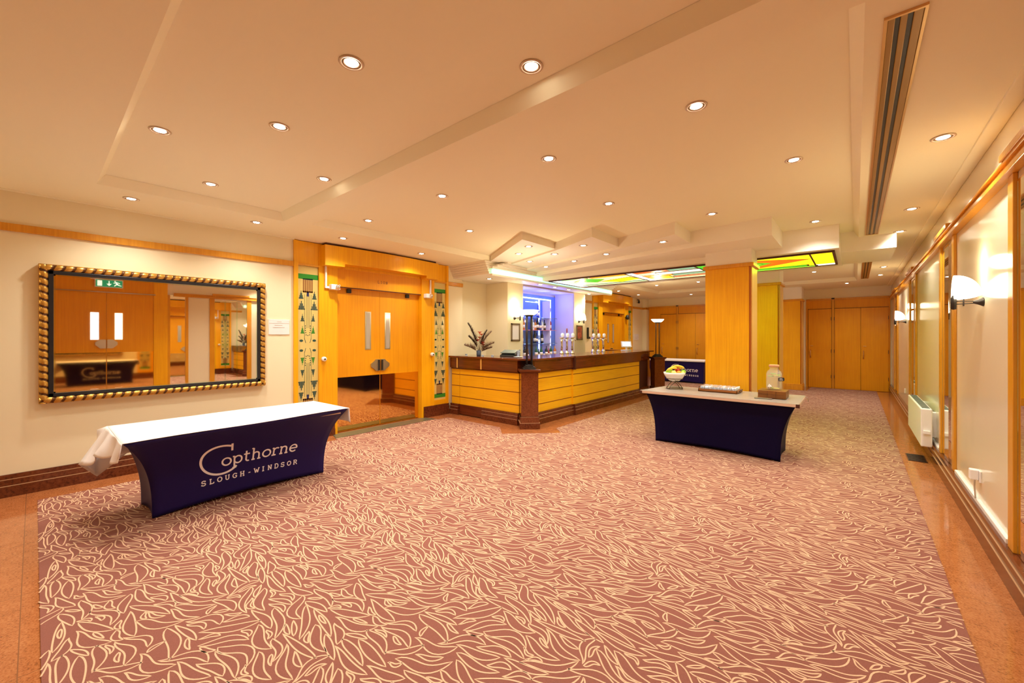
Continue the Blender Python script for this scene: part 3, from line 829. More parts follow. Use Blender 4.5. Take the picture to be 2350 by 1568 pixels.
    deco_panel(Y(4.965), Y(5.265), .30, 2.575, -6.20, gl[2], 0)
    return d
left_door(3.87, 1, ('curved wooden pelmet over the double doors named LION, nearest the mirror', 'tall ochre leaded panel left of the LION double doors, beside the gilt mirror', 'tall ochre leaded panel right of the LION double doors, beside the bar'))
left_door(12.57, 2, ('small distant curved wooden pelmet over the double doors behind the bar', 'distant leaded glass panel left of the double doors behind the bar taps', 'distant leaded glass panel right of the double doors behind the bar, above the till screen'))
mb = MB(); mb.prism([(-6.2, 3.0), (-6.2, 4.74), (-5.93, 4.80), (-5.93, 2.92)], 0, .009, M['thresh'])
tag(mb.build('door_threshold'), 'grey-green metal threshold strip below the LION double doors', 'threshold')

# white boxes and trunking beside the doors
def trunking(y, yb, label):
    t = thing('emergency_lamp', (-6.15, yb, 2.28), label, 'emergency light')
    m_ = MB(); m_.box(-6.165, -6.14, y-.012, y+.012, 2.30, 2.60, M['whitep']); m_.box(-6.165, -6.14, min(y, yb)-.012, max(y, yb)+.012, 2.27, 2.30, M['whitep']); m_.build('trunking', t)
    m_ = MB(); m_.box(-6.165, -6.07, yb-.05, yb+.09, 2.25, 2.33, M['whitep']); m_.build('lamp_box', t, bevel=.008)
    m_ = MB(); m_.lathe([(.001, 0), (.03, 0), (.034, .03), (.02, .05)], (-6.07, yb+.04, 2.29), M['chrome'], 14, 'X'); m_.build('lamp_head', t)
trunking(2.87, 2.97, 'white box on an L-shaped conduit at the top left of the LION doors')
trunking(4.86, 4.76, 'white box on conduit at the top right of the LION doors')
for y, lb_ in ((2.84, 'small white door holder knob low left of the LION doors'), (4.90, 'small white door holder knob low right of the LION doors')):
    m_ = MB(); m_.lathe([(.001, 0), (.036, 0), (.036, .035), (.028, .05), (.001, .05)], (-6.165, y, 1.19), M['whitep'], 16, 'X')
    m_.lathe([(.001, .05), (.012, .05), (.012, .058), (.001, .058)], (-6.165, y, 1.19), M['iron'], 12, 'X')
    tag(m_.build('magnetic_door_holder'), lb_, 'door holder')
# notice between mirror and door
t = thing('wall_notice', (-6.19, 2.23, 1.56), 'pale plaque with grey lines between gilt mirror and LION door surround', 'sign')
bx('plaque', t, -6.2, -6.188, 2.095, 2.365, 1.56, 1.77, M['paper'], .002)
m_ = MB(); G = plain('notice_grey', (.45, .36, .30), .6)
for z, a, b_ in ((1.685, 2.17, 2.27), (1.655, 2.15, 2.30), (1.735, 2.2, 2.26)): m_.box(-6.188, -6.1865, a, b_, z, z+.006, G)
m_.box(-6.188, -6.1865, 2.1, 2.36, 1.715, 1.719, G); m_.build('printed_lines', t)
t = thing('wall_notice', (-6.19, 14.4, 1.4), 'faint pale plaque on the wall right of the distant double doors', 'sign')
bx('plaque', t, -6.2, -6.188, 14.22, 14.62, 1.4, 1.62, M['paper'], .002)
m_ = MB(); m_.box(-6.188, -6.186, 14.26, 14.56, 1.5, 1.507, G); m_.box(-6.188, -6.186, 14.26, 14.5, 1.45, 1.457, G); m_.build('printed_lines', t)

# ------------------------------------------------------------------ far wall wardrobes
def far_doors(idx, x0, leaves, post, xr, handles):
    d = sempty('door_%d' % idx, ((x0+xr)/2, YF, 0))
    f = MB(); f.box(x0, xr, YF-.03, YF, 0, 2.63, M['wooddoor']); f.box(x0, xr, YF-.055, YF, 2.60, 2.65, M['woodtrim'])
    f.box(post-.03, post+.03, YF-.05, YF, 0, 2.62, M['woodtrim']); f.box(post-.035, post-.03, YF-.051, YF, 0, 2.62, M['dark']); f.box(post+.03, post+.034, YF-.051, YF, 0, 2.62, M['dark'])
    f.build('frame', d)
    for a, b_ in leaves:
        m_ = MB(); m_.box(a+.004, b_-.004, YF-.06, YF-.03, .01, 2.34, M['wooddoor']); L_ = m_.build('door_leaf', d)
        m_ = MB(); m_.box(a-.003, a+.003, YF-.05, YF-.029, 0, 2.36, M['dark']); m_.box(a, b_, YF-.05, YF-.029, 2.34, 2.352, M['dark']); m_.build('gap_line', L_)
        if a in handles:
            m_ = MB(); m_.tube([(a+.06, YF-.06, 1.12), (a+.06, YF-.10, 1.10), (a+.06, YF-.10, .92), (a+.06, YF-.06, .90)], .011, M['brass']); m_.build('door_handle', L_)
            m_ = MB(); m_.box(a+.05, a+.12, YF-.075, YF-.06, 1.245, 1.262, M['brass']); m_.build('latch', L_)
        m_ = MB(); bb = b_ if a in handles else a
        for z in (.3, 1.05, 2.0): m_.box(bb-.012, bb-.002, YF-.066, YF-.058, z, z+.1, M['iron'])
        m_.build('hinge', L_)
far_doors(3, -1.15, [(-1.10, -.545), (-.475, .105), (.105, .69)], -.51, .72, (-1.10, .105))
far_doors(4, -6.02, [(-5.56, -4.985), (-4.925, -4.33), (-4.33, -3.74), (-3.68, -3.1), (-3.1, -2.5)], -4.955, -1.6, (-5.56, -4.33, -3.1))
m_ = MB(); m_.box(-.545, -.475, YF-.075, YF-.05, 2.62, 2.66, M['black']); tag(m_.build('door_track_stop'), 'tiny dark track stop on top of the far right wardrobe frame', 'fitting')
m_ = MB(); m_.box(-5.0, -4.92, YF-.075, YF-.05, 2.62, 2.66, M['black']); tag(m_.build('door_track_stop'), 'tiny dark track stop over the far left wooden doors', 'fitting')

# ------------------------------------------------------------------ columns
def column(y0, y1, ztop, label, xl=-1.76, xr=-1.14):
    t = thing('wooden_column', ((xl+xr)/2, (y0+y1)/2, 0), label, 'column')
    m_ = MB(); m_.box(xl+.02, xr-.02, y0+.02, y1-.02, .0, 2.56, M['wood']); m_.build('core', t)
    m_ = MB(); m_.box(xl, xr-.035, y0, y0+.03, .16, 2.56, M['wood']); m_.build('front_panel', t)
    m_ = MB(); m_.box(xr-.03, xr, y0+.035, y1, .16, 2.56, M['woodside']); m_.build('side_panel', t)
    m_ = MB(); m_.box(xr-.033, xr-.012, y0+.008, y0+.03, .16, 2.56, M['groovewood']); m_.build('corner_bead', t)
    m_ = MB(); m_.box(xl-.03, xr+.03, y0-.03, y1+.03, 2.545, 2.60, M['woodtrim']); m_.build('crown_moulding', t, bevel=.012)
    m_ = MB(); m_.box(xl, xr, y0, y1, 2.60, ztop, M['white_soffit']); m_.build('capital', t)
    m_ = MB(); m_.box(xl-.02, xr+.02, y0-.02, y1+.02, 0, .13, M['woodtrim']); m_.box(xl-.01, xr+.01, y0-.01, y1+.01, .13, .17, M['woodtrim']); m_.build('plinth', t, bevel=.005)
M['woodside'] = wood('pale_veneer', (.80, .48, .12), (.70, .37, .07))
M['groovewood'] = wood('bead_veneer', (.42, .11, .008), (.34, .08, .006))
column(6.66, 7.09, 2.81, 'nearest amber wooden column, behind the grey-topped buffet table')
column(9.47, 9.98, 2.94, 'middle wooden column with green light on it, half hidden by the nearest')
column(14.1, 14.62, 2.94, 'farthest wooden column, beside the tall wardrobe doors', -1.62, -1.17)

# ------------------------------------------------------------------ right wall
def rail_r(name, y0, y1, z=0):
    m_ = MB(); m_.box(XR-.055, XR, y0, y1, 2.53+z, 2.565+z, M['woodtrim']); m_.box(XR-.04, XR, y0, y1, 2.565+z, 2.60+z, M['woodtrim']); m_.box(XR-.06, XR, y0, y1, 2.60+z, 2.615+z, M['woodtrim'])
    return struct(m_.build(name, None, bevel=.003))
rail_r('trim_7', 2.25, YF)
groups = [(3.10, 3.85), (5.92, 6.62), (9.22, 10.1), (12.95, 13.8)]
names = ['tall stepped mirror strip nearest the camera at the right picture edge', 'tall stepped mirror strip between the two large cream panels on the right wall', 'third tall mirror strip along the right wall, beyond the white heater', 'farthest mirror strip on the right wall, near the wardrobe doors']
for (y0, y1), nm in zip(groups, names):
    t = thing('wall_mirror_strip', (XR-.03, (y0+y1)/2, .22), nm, 'mirror')
    m_ = MB(); m_.box(XR-.022, XR, y0-.11, y0, .215, 2.53, M['woodtrim']); m_.box(XR-.022, XR, y1, y1+.11, .215, 2.53, M['woodtrim'])
    m_.box(XR-.07, XR, y0-.05, y1+.05, 2.616, 2.66, M['woodtrim']); m_.build('frame', t, bevel=.004)
    w_ = (y1-y0)/5
    for k, (a, b_, dx) in enumerate(((0, 1.6, .006), (1.6, 3.4, .015), (3.4, 5, .006))):
        m_ = MB(); m_.box(XR-dx, XR, y0+a*w_, y0+b_*w_, .22, 2.50-.02*abs(k-1), M['mirror']); s_ = m_.build('mirror_pane', t)
        m_ = MB()
        for yy in (y0+a*w_, y0+b_*w_-.02): m_.box(XR-dx-.001, XR-dx, yy, yy+.02, .22, 2.47, M['bevelmirror'])
        m_.build('bevel', s_)
# white skirting cable trunking on the right wall panels
m_ = MB(); m_.box(XR-.022, XR, 4.0, 5.76, .216, .245, M['whitep']); tag(m_.build('cable_trunking'), 'white cable trunking above the marble skirting on the nearest cream panel', 'trunking')
m_ = MB(); m_.box(XR-.022, XR, 6.8, 9.0, .216, .24, M['whitep']); tag(m_.build('cable_trunking'), 'white cable trunking behind the wall heater', 'trunking')
def socket(y, z, label, cord=False, w=.09):
    t = thing('wall_socket', (XR, y, z), label, 'socket')
    m_ = MB(); m_.box(XR-.012, XR, y-w/2, y+w/2, z-.045, z+.045, M['whitep']); m_.build('faceplate', t, bevel=.003)
    if cord:
        m_ = MB(); m_.box(XR-.06, XR-.012, y-.03, y+.03, z-.03, z+.05, M['whitep']); m_.build('plug', t, bevel=.006)
        m_ = MB(); m_.tube([(XR-.03, y, z-.03), (XR-.03, y+.01, z-.09), (XR-.025, y, .25)], .005, M['steel']); m_.build('cord', t)
socket(4.83, .43, 'white socket with plugged adapter low on the nearest cream panel', True)
socket(7.45, .30, 'white socket just right of the wall heater, above the skirting', False, .14)
socket(11.2, .45, 'small grey socket on the distant cream panel')
# heater
t = thing('wall_heater', (.66, 7.5, .2), 'white wall-mounted electric heater low on the right wall', 'heater')
m_ = MB(); m_.box(.60, .70, 6.95, 8.5, .20, .66, M['whitep']); m_.build('heater_body', t, bevel=.012)
m_ = MB()
for k in range(24): m_.box(.615, .685, 7.0+.062*k, 7.0+.062*k+.03, .6605, .6635, M['till'])
m_.build('outlet_grille', t)
bx('bracket', t, .70, .75, 7.1, 7.2, .3, .6, M['whitep']); bx('bracket', t, .70, .75, 8.2, 8.3, .3, .6, M['whitep'])
m_ = MB(); m_.box(.62, .68, 6.91, 6.95, .36, .40, M['whitep']); m_.build('control_knob', t, bevel=.004)
m_ = MB()
for k in range(8): m_.box(.50, .66, 7.0+.05*k, 7.03+.05*k, .001, .006, M['iron'])
m_.box(.49, .67, 6.98, 7.40, .0005, .002, M['mahog'])
tag(m_.build('floor_grille'), 'small dark floor grille in the granite below the heater', 'floor grille')

# double doors on the right wall behind the camera (seen in the mirror)
d5 = sempty('door_5', (XR, 1.06, 0))
bx('frame_left', d5, XR-.05, XR, .13, .25, 0, 2.93, M['wood']); bx('frame_right', d5, XR-.05, XR, 1.87, 2.13, 0, 2.93, M['wood'])
bx('header_board', d5, XR-.035, XR, .25, 1.87, 2.52, 2.93, M['wooddoor']); bx('top_rail', d5, XR-.09, XR, .05, 2.2, 2.90, 2.94, M['woodtrim'])
for k, (a, b_) in enumerate(((.252, 1.058), (1.062, 1.868))):
    L_ = bx('door_leaf', d5, XR-.03, XR, a, b_, .01, 2.52, M['wooddoor'])
    bx('kick_plate', L_, XR-.034, XR-.03, a+.005, b_-.005, .02, 1.17, M['kick'])
    wy = (.87, 1.26)[k]
    bx('vision_panel', L_, XR-.035, XR-.03, wy-.065, wy+.065, 1.46, 2.07, (M['daywin'], M['warmwin'])[k])
    sg_ = -1 if k == 0 else 1; m_ = MB(); P = [(0, 1.26), (0, 1.46), (.09, 1.46), (.17, 1.40), (.17, 1.34), (.09, 1.26)]; n_ = 6
    vs = [(XR-.03, 1.06+sg_*(.01+p[0]), p[1]) for p in P]+[(XR-.055, 1.06+sg_*(.01+p[0]), p[1]) for p in P]
    m_.add(vs, [tuple(range(n_)), tuple(range(n_, 2*n_))]+[(i, (i+1) % n_, n_+(i+1) % n_, n_+i) for i in range(n_)], M['steel']); m_.build('door_handle', L_)
m_ = MB(); m_.tube([(XR-.06, .2, 2.535), (XR-.06, 1.9, 2.535)], .012, M['steel']); m_.build('closer_bar', d5)
t = thing('exit_sign', (XR-.06, 1.1, 2.65), 'green running-man exit sign reflected in the gilt mirror, over the double doors', 'sign')
bx('sign_box', t, XR-.09, XR-.035, .87, 1.33, 2.64, 2.82, M['whitep'], .004)
m_ = MB(); m_.box(XR-.094, XR-.09, .885, 1.315, 2.655, 2.805, M['exitg']); m_.build('sign_face', t)
m_ = MB(); xx = XR-.095
def sp(pts): m_.add([(xx, y, z) for y, z in pts], [tuple(range(len(pts)))], M['exitw'])
# doorway at low Y, arrow centre, running man at high Y
sp([(.91, 2.67), (.985, 2.67), (.985, 2.79), (.91, 2.79)])
sp([(1.09, 2.72), (1.105, 2.72), (1.105, 2.79), (1.09, 2.79)]); sp([(1.055, 2.725), (1.0975, 2.675), (1.14, 2.725)])
def limb(a, b_, w_=.014):
    d_ = Vector((b_[0]-a[0], b_[1]-a[1])).normalized(); q_ = Vector((-d_.y, d_.x))*w_/2
    sp([(a[0]+q_.x, a[1]+q_.y), (b_[0]+q_.x, b_[1]+q_.y), (b_[0]-q_.x, b_[1]-q_.y), (a[0]-q_.x, a[1]-q_.y)])
limb((1.205, 2.765), (1.235, 2.72), .024); limb((1.21, 2.76), (1.17, 2.745)); limb((1.215, 2.765), (1.255, 2.755)); limb((1.255, 2.755), (1.275, 2.735))
limb((1.235, 2.72), (1.20, 2.705), .018); limb((1.20, 2.705), (1.185, 2.675)); limb((1.235, 2.72), (1.26, 2.70), .018); limb((1.26, 2.70), (1.30, 2.69))
sp([(1.195+.013*math.cos(i*.785), 2.787+.013*math.sin(i*.785)) for i in range(8)])
m_.build('pictogram', t)
# framed cream panel zone between door and first mirror group is the wall itself; narrow mirror beside door
t = thing('wall_mirror_strip', (XR-.02, 2.33, .22), 'narrow mirror beside the reflected double doors, seen in the gilt mirror', 'mirror')
bx('mirror_pane', t, XR-.015, XR, 2.18, 2.48, .22, 2.56, M['mirror']); m_ = MB(); m_.box(XR-.04, XR, 2.13, 2.18, .21, 2.56, M['woodtrim']); m_.box(XR-.04, XR, 2.48, 2.54, .21, 2.56, M['woodtrim']); m_.build('frame', t)

# ------------------------------------------------------------------ bar
bar = thing('bar_counter', (-4.6, 7.5, 0), 'L-shaped bar of amber panels with maroon lines and dark mahogany counter', 'bar counter')
# front (faces +X) segments: (y0, y1, xface)
def bar_front(y0, y1, xf):
    m_ = MB(); m_.box(xf-.05, xf, y0, y1, .20, .90, M['woodh'])
    p = m_.build('front_panel', bar)
    g_ = MB()
    for z in (.345, .57, .795): g_.box(xf-.01, xf+.0015, y0, y1, z-.006, z+.006, M['groove'])
    g_.build('inlay_pattern', p)
    m_ = MB(); m_.box(xf-.05, xf+.055, y0, y1, 0, .10, M['marble']); m_.box(xf-.05, xf+.047, y0, y1, .10, .16, M['marble']); m_.box(xf-.05, xf+.038, y0, y1, .16, .21, M['marble'])
    m_.box(xf-.05, xf+.0565, y0, y1, .098, .102, M['line']); m_.box(xf-.05, xf+.0485, y0, y1, .158, .162, M['line']); m_.build('plinth', bar)
    m_ = MB(); m_.box(xf-.05, xf+.045, y0, y1, .92, 1.115, M['mahog']); m_.box(xf-.05, xf+.02, y0, y1, .895, .92, M['mahog']); m_.build('fascia', bar)
bar_front(5.55, 6.80, -4.24); bar_front(6.80, 9.95, -4.20); bar_front(9.95, 10.62, -4.26)
for y in (6.80,):
    bx('fascia_joint', bar, -4.21, -4.148, y-.02, y+.02, .89, 1.15, M['dark'])
def bar_side(x0, x1, flap=False):
    yf = 5.40 if not flap else 5.405
    m_ = MB(); m_.box(x0+.003, x1-.003, yf, yf+.05, .20 if not flap else .20, .90, M['woodh']); p = m_.build('flap_panel' if flap else 'side_panel', bar)
    g_ = MB()
    for z in (.345, .565, .785): g_.box(x0+.003, x1-.003, yf-.0015, yf+.01, z-.006, z+.006, M['groove'])
    g_.build('inlay_pattern', p)
    m_ = MB()
    if flap: m_.box(x0+.004, x1-.004, yf-.012, yf+.05, .015, .205, M['mahog'])
    else:
        m_.box(x0, x1, yf-.055, yf+.05, 0, .10, M['marble']); m_.box(x0, x1, yf-.047, yf+.05, .10, .16, M['marble']); m_.box(x0, x1, yf-.038, yf+.05, .16, .21, M['marble'])
        m_.box(x0, x1, yf-.0565, yf+.05, .098, .102, M['line']); m_.box(x0, x1, yf-.0485, yf+.05, .158, .162, M['line'])
    m_.build('plinth', bar)
    m_ = MB(); m_.box(x0+.002, x1-.002, yf-.045, yf+.05, .92, 1.115, M['mahog']); m_.box(x0+.002, x1-.002, yf-.02, yf+.05, .895, .92, M['mahog']); m_.build('fascia', bar)
bar_side(-6.16, -5.93); bar_side(-5.93, -5.28, True); bar_side(-5.28, -4.42)
for x in (-5.95, -5.30): bx('fascia_divider', bar, x-.012, x+.018, 5.35, 5.37, .92, 1.125, M['woodside'])
m_ = MB(); m_.box(-6.18, -5.94, 5.33, 5.95, 1.115, 1.15, M['mahog']); m_.box(-5.935, -5.285, 5.33, 5.95, 1.115, 1.15, M['mahog'])
m_.box(-5.28, -4.75, 5.33, 5.95, 1.115, 1.15, M['mahog'])
m_.prism([(-4.98, 5.951), (-4.749, 5.951), (-4.749, 5.33), (-4.38, 5.33), (-4.17, 5.56), (-4.17, 6.80), (-4.98, 6.80)], 1.115, 1.15, M['mahog'])
m_.prism([(-4.98, 6.80), (-4.13, 6.80), (-4.13, 9.97), (-4.19, 9.97), (-4.19, 10.66), (-4.98, 10.66)], 1.115, 1.15, M['mahog'])
m_.prism([(-5.6, 10.66), (-5.6, 11.2), (-4.3, 11.2), (-4.19, 10.9), (-4.19, 10.66)], 1.115, 1.15, M['mahog'])
m_.build('counter_top', bar, bevel=.006)
bx('carcass', bar, -4.70, -4.25, 5.6, 10.62, .02, 1.1, M['dark']); bx('carcass', bar, -6.15, -4.40, 5.45, 5.9, .02, 1.1, M['dark'])
bx('end_carcass', bar, -5.6, -4.4, 10.7, 11.15, 0, 1.1, M['mahog'])
bc = thing('side_counter', (-5.9, 10.9, 0), 'lower wooden side counter behind the right-hand beer taps', 'counter')
bx('cabinet', bc, -6.19, -5.63, 10.3, 11.55, 0, 1.02, M['mahog']); bx('top', bc, -6.19, -5.61, 10.28, 11.57, 1.02, 1.06, M['woodtrim'], .004)

def pillar(cx2, cy2, ang, label, hw=.155):
    t = thing('bar_pillar', (cx2, cy2, 0), label, 'pillar')
    parts = []
    def pb(name, hw2, z0, z1, mat, bevel=0):
        m_ = MB(); m_.box(-hw2, hw2, -hw2, hw2, z0, z1, mat); o_ = m_.build(name, t, bevel=bevel); o_.location = (0, 0, 0); o_.rotation_euler = (0, 0, ang); return o_
    pb('shaft', hw-.012, .2, .93, M['marblep']); pb('cap', hw+.022, .945, .985, M['mahog'], .006); pb('cap_neck', hw+.005, .93, .945, M['mahog'])
    pb('plinth', hw+.012, 0, .10, M['marble']); pb('plinth_step', hw, .10, .2, M['marblep']); pb('inlay_line', hw+.0125, .098, .102, M['line']); pb('inlay_line', hw+.0005, .195, .2, M['line'])
    return t
M['marblep'] = granite('pillar_marble', (.155, .036, .008), (.215, .058, .016), (.09, .02, .006), .2, 60)
pillar(-4.21, 5.40, PI/4, 'square brown marble pillar at the near corner of the bar')
pillar(-4.05, 10.80, PI/4, 'square brown marble pillar at the far end of the bar', .15)
def torchiere(x, y, z0, label, top, ra=0, rr_=.009):
    t = thing('torchiere_lamp', (x, y, z0), label, 'lamp')
    m_ = MB()
    for k, (r_, h0, h1) in enumerate(((.105, 0, .022), (.088, .022, .045), (.066, .045, .072))):
        m_.prism([(x+1.414*r_*math.cos(a), y+1.414*r_*math.sin(a)) for a in (0, PI/2, PI, 3*PI/2)], z0+h0, z0+h1, M['iron'])
    m_.build('stepped_base', t, bevel=.004)
    for k in range(4):
        a_ = ra+k*PI/2; dx, dy = .058*math.cos(a_), .058*math.sin(a_)
        m_ = MB(); m_.tube([(x+dx, y+dy, z0+.07), (x+dx, y+dy, top-.06)], rr_, M['iron'], 10); m_.build('rod', t)
    m_ = MB(); m_.lathe([(.001, top-.075), (.06, top-.07), (.085, top-.05), (.05, top-.045), (.001, top-.045)], (x, y, 0), M['iron'], 24); m_.build('collar', t)
    m_ = MB(); m_.lathe([(.07, top-.055), (.11, top-.035), (.150, top+.005), (.165, top+.03), (.158, top+.03), (.11, top-.02), (.02, top-.035)], (x, y, 0), M['shade'], 32); m_.build('lamp_shade', t)
    l = bpy.data.lights.new('uplight', 'POINT'); l.energy = 22; l.color = (1, .78, .5); l.shadow_soft_size = .08
    o_ = bpy.data.objects.new('uplight', l); COL.objects.link(o_); o_.location = (0, 0, top+.02-z0); o_.parent = t
torchiere(-4.17, 5.36, .985, 'dark torchiere lamp with glowing bowl on the near bar pillar', 1.94, yaw+PI/4+.10, .013)
torchiere(-4.05, 10.80, .985, 'dark torchiere lamp with glowing bowl at the far end of the bar', 1.96, yaw+.5)

# back bar shelving (blue lit recess)
rb = thing('back_bar_shelving', (-6.2, 8.19, 0), 'blue-lit recessed shelving unit for bottles behind the bar', 'shelving')
bx('back_glass', rb, -6.33, -6.31, 7.10, 9.27, .9, 2.60, M['bluegl'])
bx('recess_lining', rb, -6.30, -5.72, 9.255, 9.268, .0, 2.69, M['lav']); bx('recess_lining', rb, -6.30, -5.72, 7.102, 7.115, .0, 2.69, M['lav'])
bx('recess_ceiling', rb, -6.31, -5.70, 7.10, 9.27, 2.66, 2.69, M['lav'])
bx('cabinet', rb, -6.3, -5.86, 7.12, 9.25, 0, 1.0, M['mahog']); bx('cabinet_top', rb, -6.3, -5.84, 7.12, 9.25, 1.0, 1.02, M['woodtrim'])
for y in (7.18, 7.78, 8.52, 9.02): bx('light_tube', rb, -6.31, -6.29, y-.018, y+.018, 1.10, 2.50, M['ledw'])
bx('light_tube', rb, -6.31, -6.29, 7.16, 9.04, 2.49, 2.52, M['ledw']); bx('light_tube', rb, -6.31, -6.29, 7.95, 8.5, 2.40, 2.415, M['ledw'])
for z, mt_ in ((2.0, 'shelf'), (1.69, 'redshelf'), (1.35, 'shelf')): bx('shelf', rb, -6.29, -6.06, 7.2, 9.0, z-.006, z+.004, M[mt_])
bx('upright', rb, -6.30, -6.06, 8.66, 8.68, 1.02, 2.45, M['lav'])
def bottle_mesh(kind):
    m_ = MB()
    if kind == 'wine': pr = [(.034, 0), (.036, .01), (.036, .17), (.032, .20), (.014, .235), (.012, .30), (.014, .305), (.001, .31)]
    elif kind == 'spirit': pr = [(.036, 0), (.038, .01), (.038, .15), (.030, .175), (.013, .20), (.013, .25), (.001, .255)]
    else: pr = [(.026, 0), (.027, .01), (.027, .10), (.012, .14), (.011, .19), (.001, .195)]
    return pr
bi = 0
def bottle(x, y, z, kind, colr, label, grp, sc_=1.0):
    pr = bottle_mesh(kind)
    t = thing('bottle', (x, y, z), label, 'bottle', grp)
    m_ = MB(); m_.lathe([(r_*sc_, h_*sc_+z) for r_, h_ in pr], (x, y, 0), BOT[colr], 14); m_.build('glass_body', t)
    r_ = pr[2][0]*sc_+.0008; hh = pr[2][1]*sc_
    m_ = MB(); m_.lathe([(r_, z+hh*.3), (r_, z+hh*.75)], (x, y, 0), M['paper'], 14); m_.build('paper_label', t)
rows = [(2.004, 'top', [(7.35, 'spirit', 'clear'), (7.65, 'wine', 'blue'), (8.3, 'wine', 'blue')]),
        (1.694, 'pink-edged', [(7.28, 'wine', 'dark'), (7.42, 'spirit', 'brown'), (7.56, 'wine', 'green'), (7.70, 'spirit', 'amber'), (8.08, 'spirit', 'clear'), (8.17, 'spirit', 'amber'), (8.27, 'wine', 'dark'), (8.38, 'spirit', 'blue'), (8.47, 'wine', 'clear'), (8.57, 'spirit', 'dark'), (8.83, 'wine', 'red')]),
        (1.354, 'lower glass', [(7.32, 'wine', 'dark'), (7.48, 'spirit', 'brown'), (7.64, 'wine', 'red'), (8.16, 'wine', 'dark'), (8.24, 'spirit', 'blue'), (8.47, 'wine', 'dark')]),
        (1.021, 'bottom', [(7.3, 'beer', 'brown'), (7.42, 'beer', 'green'), (7.54, 'spirit', 'dark'), (7.66, 'beer', 'brown'), (8.0, 'spirit', 'green'), (8.1, 'beer', 'dark'), (8.2, 'spirit', 'green'), (8.32, 'beer', 'blue'), (8.42, 'spirit', 'dark'), (8.52, 'beer', 'red'), (8.62, 'spirit', 'green'), (8.8, 'spirit', 'amber')])]
ordn = ['first', 'second', 'third', 'fourth', 'fifth', 'sixth', 'seventh', 'eighth', 'ninth', 'tenth', 'eleventh', 'twelfth', 'thirteenth']
for z, nm, L_ in rows:
    for k, (y, kd, cl) in enumerate(L_):
        bottle(-6.17 if z > 1.1 else -6.0, y, z, kd, cl, '%s %s bottle, %s from left on the %s shelf behind the bar' % (cl, kd, ordn[k], nm), 'bottles on the blue-lit back shelves', 1.05)
def wineglass(x, y, z, label, s_=1.0, grp='stemmed glasses behind the bar', mat=None):
    m_ = MB(); m_.lathe([(.033*s_, 0), (.030*s_, .004), (.004, .008), (.004, .09*s_), (.03*s_, .12*s_), (.040*s_, .16*s_), (.036*s_, .20*s_), (.034*s_, .20*s_), (.037*s_, .16*s_), (.028*s_, .125*s_), (.001, .10*s_)], (x, y, z), mat or M['glassy'], 16)
    tag(m_.build('wine_glass', None), label, 'glass', grp)
M['glassy'] = plain('pale_glass', (.75, .85, .95), .06, trans=.75)
wineglass(-6.17, 8.78, 2.004, 'large stemmed glass on the top blue-lit shelf', 1.35)
wineglass(-6.17, 8.34, 1.354, 'left stemmed glass on the lower blue-lit glass shelf'); wineglass(-6.17, 8.80, 1.354, 'right stemmed glass on the lower blue-lit glass shelf')

# sconces ------------------------------------------------------------
def sconce(x, y, z, nx, label):
    """nx = +1: wall faces +X, -1: wall faces -X"""
    t = thing('wall_sconce', (x, y, z), label, 'wall lamp')
    m_ = MB(); pr = [(.034, 0), (.034, .006), (.020, .03), (.010, .055), (.001, .056)]
    pr = [(r_, nx*h_) for r_, h_ in pr]
    m_.lathe(pr, (x, y, z), M['iron'], 16, 'X'); m_.build('wall_boss', t)
    m_ = MB()
    for dz in (-.012, .012): m_.tube([(x+nx*.04, y, z+dz*.6), (x+nx*.15, y, z+dz)], .0035, M['iron'], 6)
    m_.box(x+nx*.105-.004, x+nx*.105+.004, y-.006, y+.006, z-.028, z+.028, M['iron']); m_.build('arm', t)
    m_ = MB(); m_.lathe([(.001, -.055), (.016, -.05), (.018, .03), (.010, .055), (.001, .062)], (x+nx*.158, y, z), M['iron'], 14); m_.build('holder', t)
    # opal scoop rising from the wall to an upright outer edge
    def sf(u, v):
        k = math.sqrt(max(0, 1-(1-v)**2)); a = PI*u
        return (x+nx*(.012+.145*v), y+.012*math.cos(a)+.105*(k**.8)*math.cos(a), z+.030+.030*(1-k)+.185*k*math.sin(a))
    m_ = MB(); m_.grid(sf, 18, 14, M['shade'], flip=(nx < 0))
    m_.add([sf(i/18, 1) for i in range(19)], [tuple(range(19))], M['shade'])
    m_.add([sf(0, j/14) for j in range(15)]+[sf(1, j/14) for j in range(15)], [(j, j+1, 16+j, 15+j) for j in range(14)], M['shade'])
    m_.build('lamp_shade', t, solid=.003)
    l = bpy.data.lights.new('sconce_glow', 'POINT'); l.energy = 5.5; l.color = (1, .80, .5); l.shadow_soft_size = .05
    o_ = bpy.data.objects.new('sconce_glow', l); COL.objects.link(o_); o_.location = (nx*.10, 0, .30); o_.parent = t
sconce(-5.70, 6.80, 1.93, 1, 'glowing wall lamp on the cream pier left of the bottle shelves')
sconce(-5.70, 9.50, 1.93, 1, 'glowing wall lamp on the cream pier right of the bottle shelves')
sconce(XR, 4.72, 1.80, -1, 'big glowing wall lamp nearest the camera on the right wall')
sconce(XR, 11.0, 1.82, -1, 'small distant glowing wall lamp on the right wall')

